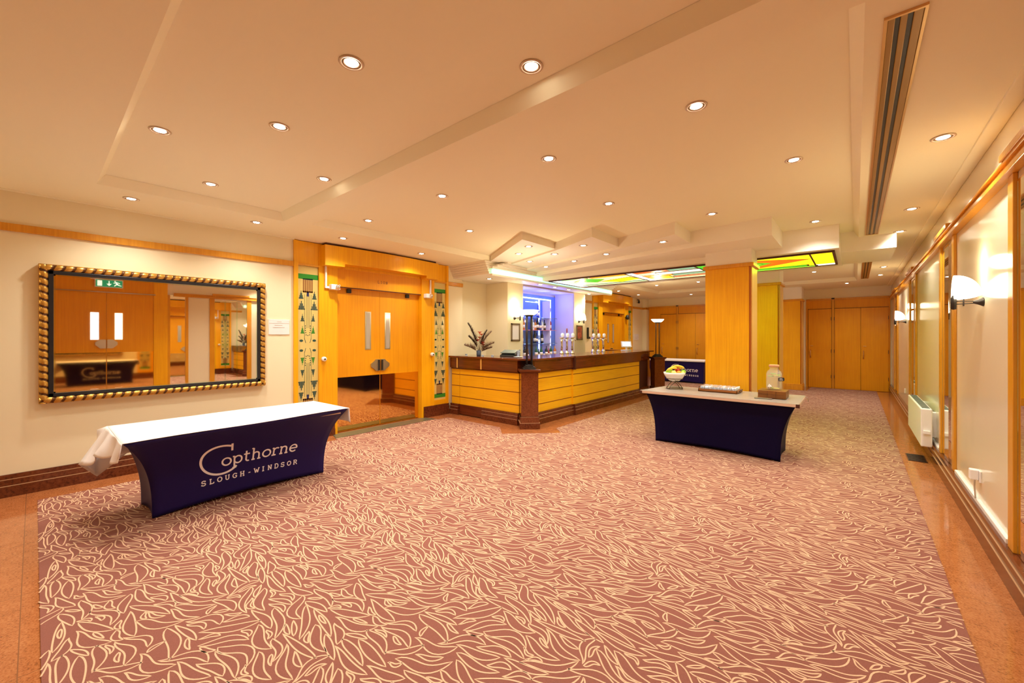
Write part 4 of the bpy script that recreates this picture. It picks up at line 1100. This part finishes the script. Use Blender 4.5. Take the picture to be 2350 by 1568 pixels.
sconce(XL, -1.5, 1.85, 1, 'added wall lamp, unseen on the left wall behind the camera')  # added lamp out of view, gives the left ceiling its yellow glow
def pic(y0, y1, z0, z1, x, mat, label):
    t = thing('picture_frame', (x, (y0+y1)/2, z0), label, 'picture')
    m_ = MB(); k_ = .035
    m_.box(x, x+.02, y0, y0+k_, z0, z1, M['picframe']); m_.box(x, x+.02, y1-k_, y1, z0, z1, M['picframe']); m_.box(x, x+.02, y0, y1, z0, z0+k_, M['picframe']); m_.box(x, x+.02, y0, y1, z1-k_, z1, M['picframe'])
    m_.build('frame', t, bevel=.003); bx('sheet', t, x, x+.008, y0+k_, y1-k_, z0+k_, z1-k_, mat)
pic(6.68, 6.98, 1.43, 1.82, -5.70, M['paper'], 'upright frame with blank pale sheet on the pier left of the shelves')
pic(9.38, 9.68, 1.44, 1.83, -5.70, M['poster'], 'upright framed coral picture on the pier right of the shelves')
m_ = MB(); m_.box(-5.9, -5.88, 9.18, 9.25, 1.5, 1.62, M['tilld'])
t = thing('wall_phone', (-6.19, 10.85, 1.6), 'small dark wall-mounted handset beside the right-hand pier', 'phone')
bx('handset', t, -6.2, -6.15, 10.80, 10.85, 1.50, 1.80, M['tilld'], .006); bx('cradle', t, -6.2, -6.16, 10.80, 10.95, 1.46, 1.52, M['tilld'], .004)
t = thing('security_camera', (-6.15, 14.5, 2.8), 'small dark camera on the wall above the rail, far left corner', 'camera')
bx('mount', t, -6.2, -6.12, 14.49, 14.51, 2.87, 2.90, M['tilld']); m_ = MB(); m_.lathe([(.001, -.05), (.03, -.04), (.04, 0), (.02, .06), (.012, .1)], (-6.13, 14.5, 2.80), M['tilld'], 14); m_.build('camera_head', t)
m_ = MB(); m_.lathe([(.001, 0), (.07, .01), (.09, .05), (.07, .09), (.001, .1)], (-6.15, 13.45, 2.2), M['tilld'], 16, 'X'); tag(m_.build('wall_speaker'), 'round dark speaker by the distant double doors', 'speaker')

# things on the bar -----------------------------------------------------
ZB = 1.15
def beer_tap(x, y, label, handle):
    t = thing('beer_tap', (x, y, ZB), label, 'beer tap', 'chrome beer taps on the bar')
    m_ = MB(); m_.lathe([(.05, ZB), (.052, ZB+.01), (.045, ZB+.03), (.03, ZB+.05), (.024, ZB+.07)], (x, y, 0), M['chrome'], 18); m_.build('base', t)
    m_ = MB(); m_.tube([(x, y, ZB+.05), (x, y, ZB+.18), (x-.004, y, ZB+.26), (x, y, ZB+.34)], [.024, .022, .026, .034], M['chrome'], 14); m_.build('column', t)
    m_ = MB(); m_.lathe([(.001, -.02), (.042, -.018), (.047, 0), (.042, .018), (.001, .02)], (x+.02, y, ZB+.41), M['opal'], 20, 'X'); m_.build('badge', t)
    m_ = MB(); m_.box(x-.03, x+.035, y-.045, y+.045, ZB+.335, ZB+.36, M['chrome']); m_.tube([(x+.03, y, ZB+.34), (x+.075, y, ZB+.33), (x+.08, y, ZB+.28)], .008, M['chrome']); m_.build('spout', t)
    if handle: m_ = MB(); m_.tube([(x, y, ZB+.44), (x, y, ZB+.50), (x, y, ZB+.56)], [.007, .016, .012], handle, 10); m_.build('handle', t)
th = {'r': BOT['red'], 'g': BOT['green']}
for k, (x, y, hd) in enumerate(((-4.91, 7.47, None), (-4.86, 7.60, BOT['red']), (-4.80, 7.72, None))):
    beer_tap(x, y, '%s chrome tap of the left-hand trio, in front of the blue recess' % ('left', 'middle red-handled', 'right')[k], hd)
for k, (x, y, hd) in enumerate(((-4.90, 8.84, BOT['green']), (-4.84, 8.99, BOT['red']), (-4.78, 9.14, None))):
    beer_tap(x, y, '%s chrome tap of the right-hand trio, before the distant doors' % ('left green-handled', 'middle red-handled', 'right')[k], hd)
# flower arrangement
t = thing('flower_arrangement', (-5.55, 5.62, ZB), 'vase of red flowers and dark feathery grasses on the left end of the bar', 'flowers')
fx, fy = -5.62, 5.62
m_ = MB(); m_.lathe([(.04, ZB), (.045, ZB+.02), (.045, ZB+.11), (.04, ZB+.11), (.04, ZB+.03), (.001, ZB+.02)], (fx, fy, 0), M['potblue'], 18); m_.build('vase', t)
rnd = random.Random(3)
cr = Vector((math.cos(yaw), math.sin(yaw), 0))
def plume(dx, h_, mat, name, dens=46, wide=.05, lean=0):
    dens = int(dens*4.5); dx *= 1.25; h_ *= 1.12; wide *= 1.5
    m_ = MB(); p0 = Vector((fx, fy, ZB+.05)); p2 = p0+cr*dx+Vector((lean, lean*.3, h_)); p1 = p0.lerp(p2, .5)+Vector((0, 0, .08*h_))-cr*dx*.25
    pts = []
    for i in range(9):
        u = i/8; pts.append(p0*(1-u)**2+p1*2*u*(1-u)+p2*u*u)
    m_.tube(pts, .0028, mat, 5)
    for k in range(dens):
        u = .35+.65*rnd.random(); c_ = p0*(1-u)**2+p1*2*u*(1-u)+p2*u*u
        d_ = Vector((rnd.uniform(-1, 1), rnd.uniform(-1, 1), rnd.uniform(-.2, 1.1))).normalized()*wide*(1.2-u)*rnd.uniform(.6, 1.3)
        e_ = c_+d_+Vector((0, 0, .02)); s_ = d_.cross(Vector((0, 0, 1)))
        s_ = (s_.normalized() if s_.length > 1e-6 else Vector((1, 0, 0)))*.0035
        m_.add([tuple(c_-s_), tuple(c_+s_), tuple(e_)], [(0, 1, 2)], mat)
    m_.build(name, t)
plume(-.17, .52, M['grass'], 'grass_plume', 110, .09); plume(-.20, .30, M['grass'], 'grass_plume', 70, .09, .05); plume(.13, .40, M['grass'], 'grass_plume', 90, .07)
plume(.24, .38, M['straw'], 'grass_plume', 60, .10, -.05); plume(.24, .18, M['straw'], 'grass_plume', 60, .12); plume(-.22, .14, M['straw'], 'grass_plume', 60, .12); plume(.17, .10, M['straw'], 'grass_plume', 50, .12, .05)
for (dx, h_, mat) in ((.02, .30, 'flor'), (.05, .36, 'flor'), (-.02, .25, 'flred'), (.08, .20, 'flred'), (.09, .16, 'flred'), (.02, .40, 'flor')):
    m_ = MB(); c_ = Vector((fx, fy, ZB+.05+h_))+cr*dx; m_.tube([(fx, fy, ZB+.05), tuple(c_)], .003, M['stem'], 5)
    for k in range(9):
        a = 2*PI*k/9; d_ = Vector((math.cos(a), math.sin(a), .5))*.046; s_ = Vector((-math.sin(a), math.cos(a), 0))*.020
        m_.add([tuple(c_), tuple(c_+d_*.6+s_), tuple(c_+d_*1.3), tuple(c_+d_*.6-s_)], [(0, 1, 2, 3)], M[mat])
    m_.ball(tuple(c_), .014, M[mat]); m_.build('bloom', t)
for k, (x, y) in enumerate(((-5.42, 5.52), (-5.22, 5.58), (-5.95, 5.6))):
    m_ = MB(); m_.lathe([(.022, ZB), (.026, ZB+.03), (.022, ZB+.03), (.018, ZB+.012), (.001, ZB+.01)], (x, y, 0), M['glassy'], 14); m_.lathe([(.001, ZB+.012), (.016, ZB+.012), (.016, ZB+.022), (.001, ZB+.024)], (x, y, 0), M['shade'], 12)
    tag(m_.build('tealight_holder'), 'small glowing tealight %s' % ('just right of the flower vase', 'between the flower vase and the till', 'at the far left end of the bar')[k], 'candle')
# till
t = thing('cash_till', (-5.02, 5.85, ZB), 'grey-green till with tilted top on the left part of the bar', 'till')
def rot_build(m_, name, parent, ang):
    o_ = m_.build(name, parent); o_.location = (0, 0, -0); o_.rotation_euler = (0, 0, ang); return o_
ang = math.radians(18)
def wedge(x0, x1, y0, y1, z0, zf, zb, mat):
    m_ = MB(); m_.add([(x0, y0, z0), (x1, y0, z0), (x1, y1, z0), (x0, y1, z0), (x0, y0, zf), (x1, y0, zf), (x1, y1, zb), (x0, y1, zb)], [(0, 3, 2, 1), (4, 5, 6, 7), (0, 1, 5, 4), (1, 2, 6, 5), (2, 3, 7, 6), (3, 0, 4, 7)], mat); return m_
for nm, w_ in (('till_body', wedge(-.15, .15, -.12, .14, 0, .03, .10, M['tilld'])), ('till_lid', wedge(-.15, .14, -.10, .10, .062, .075, .125, M['till'])), ('side_trim', wedge(.14, .16, -.11, .14, 0, .05, .135, M['tilld']))):
    o_ = w_.build(nm, t); o_.location = (0, 0, 0); o_.rotation_euler = (0, 0, ang)
# glass with napkins & white plate near lamp
m_ = MB(); m_.lathe([(.03, ZB), (.035, ZB+.10), (.04, ZB+.12), (.036, ZB+.12), (.03, ZB+.01), (.001, ZB+.01)], (-4.70, 5.72, 0), M['glassy'], 16); tag(m_.build('tumbler'), 'glass tumbler holding straws on the bar just left of the near lamp', 'glass')
m_ = MB(); m_.lathe([(.001, ZB+.002), (.06, ZB+.002), (.085, ZB+.014), (.085, ZB+.016), (.06, ZB+.006), (.001, ZB+.006)], (-4.62, 5.62, 0), M['bowl'], 24); tag(m_.build('saucer'), 'white saucer on the bar at the foot of the near lamp', 'plate')
# terminal screen far end
t = thing('touch_terminal', (-4.72, 10.3, ZB), 'white tilted touch-screen till near the far end of the bar', 'till')
bx('foot', t, -4.82, -4.62, 10.2, 10.45, ZB, ZB+.02, M['whitep'], .004); bx('stalk', t, -4.73, -4.70, 10.30, 10.36, ZB+.02, ZB+.10, M['whitep'])
m_ = MB(); m_.box(-.14, .14, -.012, .012, -.09, .09, M['whitep']); o_ = m_.build('monitor', t, bevel=.006); o_.location = (0, .03, .17); o_.rotation_euler = (math.radians(-28), 0, yaw)
m_ = MB(); m_.box(-.11, .11, -.0145, -.012, -.065, .065, M['screen']); q_ = m_.build('screen', t); q_.location = (0, .03, .17); q_.rotation_euler = (math.radians(-28), 0, yaw)

# things on the buffet table -------------------------------------------
ZT = .75
t = thing('fruit_bowl', (-2.06, 6.17, ZT), 'white bowl on a black wire stand at the left end of the buffet table', 'bowl')
bxc, byc = -2.06, 6.17
m_ = MB(); pr = [(.03, ZT+.115), (.07, ZT+.125), (.115, ZT+.165), (.145, ZT+.215), (.155, ZT+.25), (.150, ZT+.25), (.138, ZT+.215), (.11, ZT+.172), (.06, ZT+.135), (.001, ZT+.13)]
m_.lathe(pr, (bxc, byc, 0), M['bowl'], 36); m_.build('bowl_body', t)
m_ = MB(); cr2 = cr; up = Vector((0, 0, 1)); dv = Vector((-math.sin(yaw), math.cos(yaw), 0))
for s_ in (-1, 1):
    a = Vector((bxc, byc, ZT+.006))+cr2*.10*s_
    m_.tube([tuple(a-dv*.06), tuple(a+dv*.06)], .005, M['bowlmetal'], 6)
    m_.tube([tuple(a-dv*.05), tuple(Vector((bxc, byc, ZT+.06))+cr2*.07*s_-dv*.05), tuple(Vector((bxc, byc, ZT+.17))-cr2*.06*s_-dv*.085)], .0055, M['bowlmetal'], 6)
    m_.tube([tuple(a+dv*.05), tuple(Vector((bxc, byc, ZT+.06))+cr2*.07*s_+dv*.05), tuple(Vector((bxc, byc, ZT+.17))-cr2*.06*s_+dv*.085)], .0055, M['bowlmetal'], 6)
for s_ in (-1, 1):
    for zz in (.006, .03): m_.tube([tuple(Vector((bxc, byc, ZT+zz))-cr2*.10+dv*.06*s_), tuple(Vector((bxc, byc, ZT+zz))+cr2*.10+dv*.06*s_)], .004, M['bowlmetal'], 6)
m_.tube([(bxc+.112*math.cos(2*PI*i/24), byc+.112*math.sin(2*PI*i/24), ZT+.155) for i in range(24)], .004, M['bowlmetal'], 6, True)
m_.build('wire_stand', t)
def fruit(kind, dx, dd, z, r_, mat, label, stem=True):
    c_ = Vector((bxc, byc, ZT+z))+cr2*dx+dv*dd
    t_ = thing(kind, tuple(c_), label, kind.replace('_', ' '))
    m_ = MB(); pr = [(max(1e-5, r_*math.sin(PI*i/12)*(1+.06*math.cos(PI*i/12))), -r_*math.cos(PI*i/12)*.92-(.12*r_ if i == 12 else 0)) for i in range(13)]
    m_.lathe([(a, b_+c_.z) for a, b_ in pr], (c_.x, c_.y, 0), mat, 20); m_.build('flesh', t_)
    if stem: m_ = MB(); m_.tube([tuple(c_+Vector((0, 0, r_*.75))), tuple(c_+Vector((.003, 0, r_*1.1)))], .002, M['stem'], 6); m_.build('stem', t_)
fruit('apple', -.108, -.045, .262, .037, M['green'], 'green apple at the left rim of the fruit bowl')
fruit('apple', .115, -.04, .255, .037, M['green'], 'green apple at the right rim of the fruit bowl')
fruit('lemon', -.045, -.085, .250, .036, M['lemon'], 'yellow lemon at the front of the fruit bowl', False)
fruit('orange', .03, -.085, .245, .037, M['orange'], 'orange at the front centre of the fruit bowl', False)
fruit('apple', .035, -.02, .285, .036, M['red'], 'dark red apple under the bananas in the fruit bowl')
fruit('lemon', .085, -.085, .24, .032, M['lemon'], 'pale lemon beside the right green apple', False)
fruit('apple', -.03, .07, .255, .037, M['green'], 'green apple at the back of the fruit bowl')
fruit('orange', .06, .07, .255, .037, M['orange'], 'orange at the back right of the fruit bowl', False)
fruit('orange', -.03, -.01, .235, .04, M['orange'], 'orange buried in the middle of the fruit bowl', False)
def banana(a0, a1, rad, cx2, cz2, dd, label):
    m_ = MB(); pts = []; rs = []
    for i in range(13):
        a = math.radians(a0+(a1-a0)*i/12); c_ = Vector((bxc, byc, ZT+cz2+rad*math.sin(a)*.55))+cr2*(cx2+rad*math.cos(a))+dv*dd
        pts.append(tuple(c_)); rs.append(.0165*min(1, .25+math.sin(PI*i/12)*1.4))
    t_ = thing('banana', pts[6], label, 'banana')
    m_.tube(pts, rs, M['yellow'], 10); m_.build('skin', t_)
    m_ = MB(); m_.ball(pts[-1], .0065, M['stem']); m_.ball(pts[0], .0055, M['stem']); m_.build('tip', t_)
banana(150, 15, .105, .03, .285, -.03, 'upper banana arching over the top of the fruit bowl')
banana(155, 20, .10, .015, .268, .01, 'rear banana arching behind the upper one in the fruit bowl')
banana(165, 60, .10, -.035, .262, -.065, 'left banana sloping over the lemon in the fruit bowl')

# tray of glasses
tr = thing('serving_tray', (-1.46, 6.30, ZT), 'brown wooden tray holding upturned glasses in the middle of the buffet table', 'tray')
m_ = MB(); tx0, tx1, ty0, ty1 = -1.72, -1.22, 6.14, 6.46
m_.box(tx0, tx1, ty0, ty1, ZT+.002, ZT+.012, M['tray']); m_.build('tray_floor', tr)
m_ = MB(); m_.box(tx0, tx1, ty0, ty0+.012, ZT+.002, ZT+.042, M['tray']); m_.box(tx0, tx1, ty1-.012, ty1, ZT+.002, ZT+.042, M['tray']); m_.box(tx0, tx0+.012, ty0, ty1, ZT+.002, ZT+.042, M['tray']); m_.box(tx1-.012, tx1, ty0, ty1, ZT+.002, ZT+.042, M['tray']); m_.build('tray_rim', tr, bevel=.002)
for x in (tx0-.002, tx1+.002):
    m_ = MB(); s_ = 1 if x > -1.4 else -1; m_.tube([(x, 6.24, ZT+.03), (x+s_*.022, 6.25, ZT+.045), (x+s_*.022, 6.35, ZT+.045), (x, 6.36, ZT+.03)], .005, M['iron'], 8); m_.build('tray_handle', tr)
proto = None; cols_ = 8; rws = 5
rown = ['front', 'second', 'middle', 'fourth', 'rear']
for r_ in range(rws):
    for c2 in range(cols_):
        x = tx0+.045+.0585*c2; y = ty0+.042+.059*r_
        lab = 'upturned clear tumbler on the tray, %s row, %s from left' % (rown[r_], ordn[c2])
        if proto is None:
            m_ = MB(); m_.lathe([(.026, 0), (.0245, .0), (.022, .058), (.001, .058), (.001, .066), (.0235, .066), (.0275, .0)], (0, 0, 0), M['tumbler'] if 'tumbler' in M else M['glassy'], 14)
            proto = m_.build('tumbler'); o_ = proto
        else: o_ = proto.copy(); COL.objects.link(o_)
        o_.location = (x, y, ZT+.0125); tag(o_, lab, 'glass', 'upturned tumblers on the tray')

# drinks dispenser on crate
t = thing('wooden_crate', (-.80, 6.13, ZT), 'rustic wooden crate at the right end of the buffet table', 'crate')
m_ = MB(); m_.box(-.955, -.655, 5.98, 6.28, ZT+.004, ZT+.10, M['crate']); m_.build('crate_body', t, bevel=.005)
m_ = MB()
for x in (-.85, -.76): m_.box(x-.0012, x+.0012, 5.9785, 5.981, ZT+.01, ZT+.095, M['dark'])
m_.box(-.955, -.655, 5.9785, 5.981, ZT+.05, ZT+.052, M['dark']); m_.build('board_gap', t)
m_ = MB(); m_.box(-.98, -.79, 5.89, 5.985, ZT+.001, ZT+.008, M['steel']); m_.box(-.98, -.79, 5.89, 5.895, ZT+.001, ZT+.014, M['steel'])
tag(m_.build('drip_tray', None, bevel=.002), 'small metal drip tray in front of the wooden crate', 'tray')
t = thing('drinks_dispenser', (-.80, 6.14, ZT+.10), 'glass water dispenser with citrus slices standing on the wooden crate', 'dispenser')
dx_, dy_ = -.80, 6.14; zc = ZT+.101
m_ = MB(); prj = [(.001, 0), (.075, 0), (.086, .015), (.088, .04), (.088, .20), (.078, .235), (.052, .258), (.050, .285), (.056, .29), (.050, .29), (.046, .262), (.072, .232), (.083, .20), (.083, .04), (.078, .018), (.001, .008)]
m_.lathe([(r_, h_+zc) for r_, h_ in prj], (dx_, dy_, 0), M['glass'], 32); m_.build('jar', t)
m_ = MB(); m_.lathe([(.001, zc+.010), (.076, zc+.018), (.0815, zc+.04), (.0815, zc+.20), (.074, zc+.222), (.001, zc+.222)], (dx_, dy_, 0), M['water'], 28); m_.build('water', t)
m_ = MB(); m_.lathe([(.056, zc+.290), (.058, zc+.292), (.058, zc+.315), (.05, zc+.32), (.001, zc+.32)], (dx_, dy_, 0), plain('cork_lid', (.60, .30, .14), .6), 24); m_.build('lid', t)
m_ = MB(); m_.lathe([(.001, 0), (.022, 0), (.022, .012), (.001, .014)], (dx_-.035, dy_-.095, zc+.045), M['whitep'], 14, 'Y'); m_.tube([(dx_-.035, dy_-.085, zc+.045), (dx_-.035, dy_-.125, zc+.045), (dx_-.035, dy_-.125, zc+.025)], .009, M['chrome'], 8); m_.box(dx_-.04, dx_-.03, dy_-.13, dy_-.12, zc+.05, zc+.08, M['whitep']); m_.build('tap', t)
m_ = MB()
lc = Vector((dx_, dy_, zc+.14))+cr*.036-dv*.089
def LP(a, b_, o_=0): return tuple(lc+cr*a+up*b_-dv*o_)
m_.add([LP(-.034, -.022), LP(.034, -.022), LP(.040, 0), LP(.034, .022), LP(-.034, .022), LP(-.040, 0)], [tuple(range(6))], M['label'])
for zz, a0, a1 in ((.008, -.024, .012), (-.008, -.026, .022)):
    for k in range(6):
        a = a0+(a1-a0)*k/6; m_.add([LP(a, zz-.004, .001), LP(a+.004, zz-.004, .001), LP(a+.004, zz+.004, .001), LP(a, zz+.004, .001)], [(0, 1, 2, 3)], M['logo'])
m_.build('chalk_label', t, solid=.001)
rs_ = random.Random(5)
for k in range(7):
    a = rs_.uniform(0, 6.28); rr = rs_.uniform(.035, .048)
    zz = zc+.175+.016*(k % 3) if k < 5 else zc+.02
    m_ = MB(); m_.lathe([(.001, -.004), (.030, -.004), (.032, 0), (.030, .004), (.001, .004)], (dx_+rr*math.cos(a), dy_+rr*math.sin(a), zz), (M['green'], M['lemon'])[k % 2], 16)
    tag(m_.build('citrus_slice'), '%s slice floating %s in the drinks dispenser' % (('lime', 'lemon')[k % 2], ('nearest the top left', 'nearest the lid', 'on the left', 'on the right', 'in the upper middle', 'on the jar bottom left', 'on the jar bottom right')[k]), 'citrus slice', 'citrus slices in the dispenser')

# ------------------------------------------------------------------ downlights
spots = [
 (-2.10, 1.12, HC, 'in the near coffer, top centre-left of the photo', 1), (-1.37, 1.78, HC, 'in the near coffer, the brightest at top centre', 1), (-3.13, 1.13, HC, 'in the near coffer, second largest on the left', 1),
 (-3.85, .59, HC, 'in the near coffer, leftmost large one', 1), (-4.83, 1.12, HC, 'in the near coffer, above the middle of the mirror', 1), (-3.85, 1.78, HC, 'in the near coffer, beside the beam corner', 1),
 (-.79, 2.78, HC, 'in the second coffer, largest, right of centre', 1), (-1.97, 2.80, HC, 'in the second coffer, centre of the photo', 1), (-.40, 4.16, HC, 'in the second coffer, left of the slot vent', 1),
 (-3.36, 2.81, HC, 'in the second coffer, above the LION doors to the right', 1), (-2.12, 4.18, HC, 'in the second coffer, before the zigzag soffit', 1), (-4.80, 2.79, HC, 'in the second coffer, left end near the LION doors', 1),
 (-4.17, 3.99, HC, 'in the second coffer, close to the bar end', 1), (-1.34, 5.35, HC, 'in the second coffer, right of the zigzag steps', 1), (-.40, 6.57, HC, 'in the second coffer, right of the column', 1),
 (-5.64, .64, H, 'over the wall, above the left half of the gilt mirror', 1), (-5.63, 1.77, H, 'over the wall, above the right half of the gilt mirror', 1), (-5.60, 2.86, H, 'before the pelmet, left end of the LION doors', 1),
 (-5.62, 4.25, H, 'before the pelmet, right end of the LION doors', 1), (.47, 4.15, H, 'right of the slot vent, nearest the camera', 1), (.47, 6.25, H, 'right of the slot vent, second along the wall', 1), (.45, 7.5, H, 'right of the slot vent, beside the soffit end', 1),
 (-3.87, 4.96, 2.93, 'in the front step of the zigzag soffit, right one', .5), (-4.34, 5.29, 2.93, 'in the front step of the zigzag soffit, left one', .5), (-3.12, 5.33, 2.90, 'in the second step of the soffit, right', .5),
 (-3.81, 5.58, 2.90, 'in the second step of the soffit, middle', .5), (-4.53, 5.84, 2.90, 'in the second step of the soffit, left', .5), (-3.08, 5.98, 2.865, 'in the third step of the soffit, middle right', .5), (-3.80, 6.17, 2.865, 'in the third step of the soffit, middle left', .5),
 (-4.52, 6.33, 2.865, 'in the third step of the soffit, far left', .5), (-2.07, 5.72, 2.865, 'in the third step of the soffit, rightmost', .5),
 (-5.65, 5.95, 2.70, 'lighting the cream wall left of the bar pier', .6), (-5.40, 7.35, 2.70, 'at the bar soffit left of the blue recess', .4), (-5.45, 8.0, 2.70, 'at the bar soffit before the blue recess', .4), (-5.45, 8.6, 2.70, 'at the bar soffit, right part of the recess', .4), (-5.59, 9.86, 2.70, 'at the bar soffit right of the pier', .4),
 (-5.60, 11.7, H, 'before the distant pelmet, left end', .8), (-5.60, 13.2, H, 'before the distant pelmet, right end', .8), (-4.45, 11.8, HC, 'in the far coffer, left', .8), (-4.2, 14.2, H, 'over the distant navy table', .8), (-3.3, 11.8, HC, 'in the far coffer, left of the column', .8),
 (-.74, 11.7, HC, 'in the far coffer, right of the columns', .8), (-.18, 13.9, H, 'before the far wardrobe doors', .8), (.43, 12.5, H, 'by the right wall, farthest', .8), (.43, 11.1, H, 'by the right wall, second farthest', .8), (-.41, 10.4, HC, 'in the far coffer, left of the short vent', .8), (-2.2, 13.0, HC, 'in the far coffer, hidden behind the columns', .8)]
spots += [(-5.0, -1.2, H, 'added unseen behind the camera, left', .6), (-2.6, -1.2, H, 'added unseen behind the camera, middle', .4), (-.3, -1.2, H, 'added unseen behind the camera, right', .4)]  # extra out-of-view downlights, added to brighten the room
spl = bpy.data.lights.new('spot_beam', 'SPOT'); spl.energy = 62; spl.spot_size = math.radians(135); spl.spot_blend = .9; spl.color = (1, .955, .87); spl.shadow_soft_size = .05
lights = {}
def spot_light(w_):
    if w_ not in lights:
        l = spl.copy(); l.energy = spl.energy*w_; lights[w_] = l
    return lights[w_]
ring = None
for x, y, z, lab, w_ in spots:
    t = thing('ceiling_spotlight', (x, y, z), 'recessed ceiling spotlight '+lab, 'spotlight', 'recessed ceiling spotlights')
    if ring is None:
        m_ = MB(); m_.lathe([(.064, .0), (.066, -.004), (.058, -.008), (.050, -.006), (.049, -.002)], (0, 0, 0), plain('spot_trim', (.62, .5, .38), .35, .4), 28); ring = m_.build('trim_ring', t); ring.location = (0, 0, 0)
        m_ = MB(); m_.lathe([(.050, -.003), (.046, -.0055), (.040, -.0045), (.036, -.001)], (0, 0, 0), plain('spot_baffle', (.25, .15, .08), .4, .5), 28); baffle = m_.build('baffle', t); baffle.location = (0, 0, 0)
        m_ = MB(); m_.lathe([(.036, -.0005), (.034, -.004), (.02, -.008), (.001, -.010)], (0, 0, 0), M['bulb'], 20); bulb = m_.build('bulb', t); bulb.location = (0, 0, 0)
    else:
        a = ring.copy(); a.parent = t; COL.objects.link(a); a = baffle.copy(); a.parent = t; COL.objects.link(a); a = bulb.copy(); a.parent = t; COL.objects.link(a)
    o_ = bpy.data.objects.new('spot_beam', spot_light(w_)); COL.objects.link(o_); o_.parent = t; o_.location = (0, 0, -.02)

# bar recess blue light, LED cove glow
def area(name, loc, rot, sx_, sy_, e, colr, parent):
    l = bpy.data.lights.new(name, 'AREA'); l.shape = 'RECTANGLE'; l.size = sx_; l.size_y = sy_; l.energy = e; l.color = colr
    o_ = bpy.data.objects.new(name, l); COL.objects.link(o_); o_.rotation_euler = rot
    if parent: o_.parent = parent; o_.location = Vector(loc)-world_loc(parent)
    else: o_.location = loc
    o_.visible_camera = False if False else True
    return o_
for y in (7.5, 8.19, 8.9):
    l = bpy.data.lights.new('recess_glow', 'POINT'); l.energy = 7; l.color = (.20, .24, 1); l.shadow_soft_size = .05
    o_ = bpy.data.objects.new('recess_glow', l); COL.objects.link(o_); o_.parent = rb; o_.location = Vector((-5.95, y, 2.45))-world_loc(rb)

l = bpy.data.lights.new('coloured_glow', 'AREA'); l.shape = 'RECTANGLE'; l.size = 1.5; l.size_y = 1.1; l.energy = 26; l.color = (.45, 1, .03)
o_ = bpy.data.objects.new('coloured_glow', l); COL.objects.link(o_); o_.parent = sg; o_.location = Vector((-1.25, 7.8, 2.68))-world_loc(sg)
w = bpy.data.worlds.new('world'); SC.world = w; w.use_nodes = True
w.node_tree.nodes['Background'].inputs[0].default_value = (1, .85, .65, 1); w.node_tree.nodes['Background'].inputs[1].default_value = .3

SC.view_settings.view_transform = 'Standard'; SC.view_settings.look = 'None'
SC.view_settings.exposure = 0.37; SC.view_settings.gamma = 1
SC.view_settings.use_curve_mapping = False
SC.cycles.max_bounces = 12; SC.cycles.diffuse_bounces = 8; SC.cycles.glossy_bounces = 6; SC.cycles.transmission_bounces = 10
SC.cycles.sample_clamp_indirect = 6
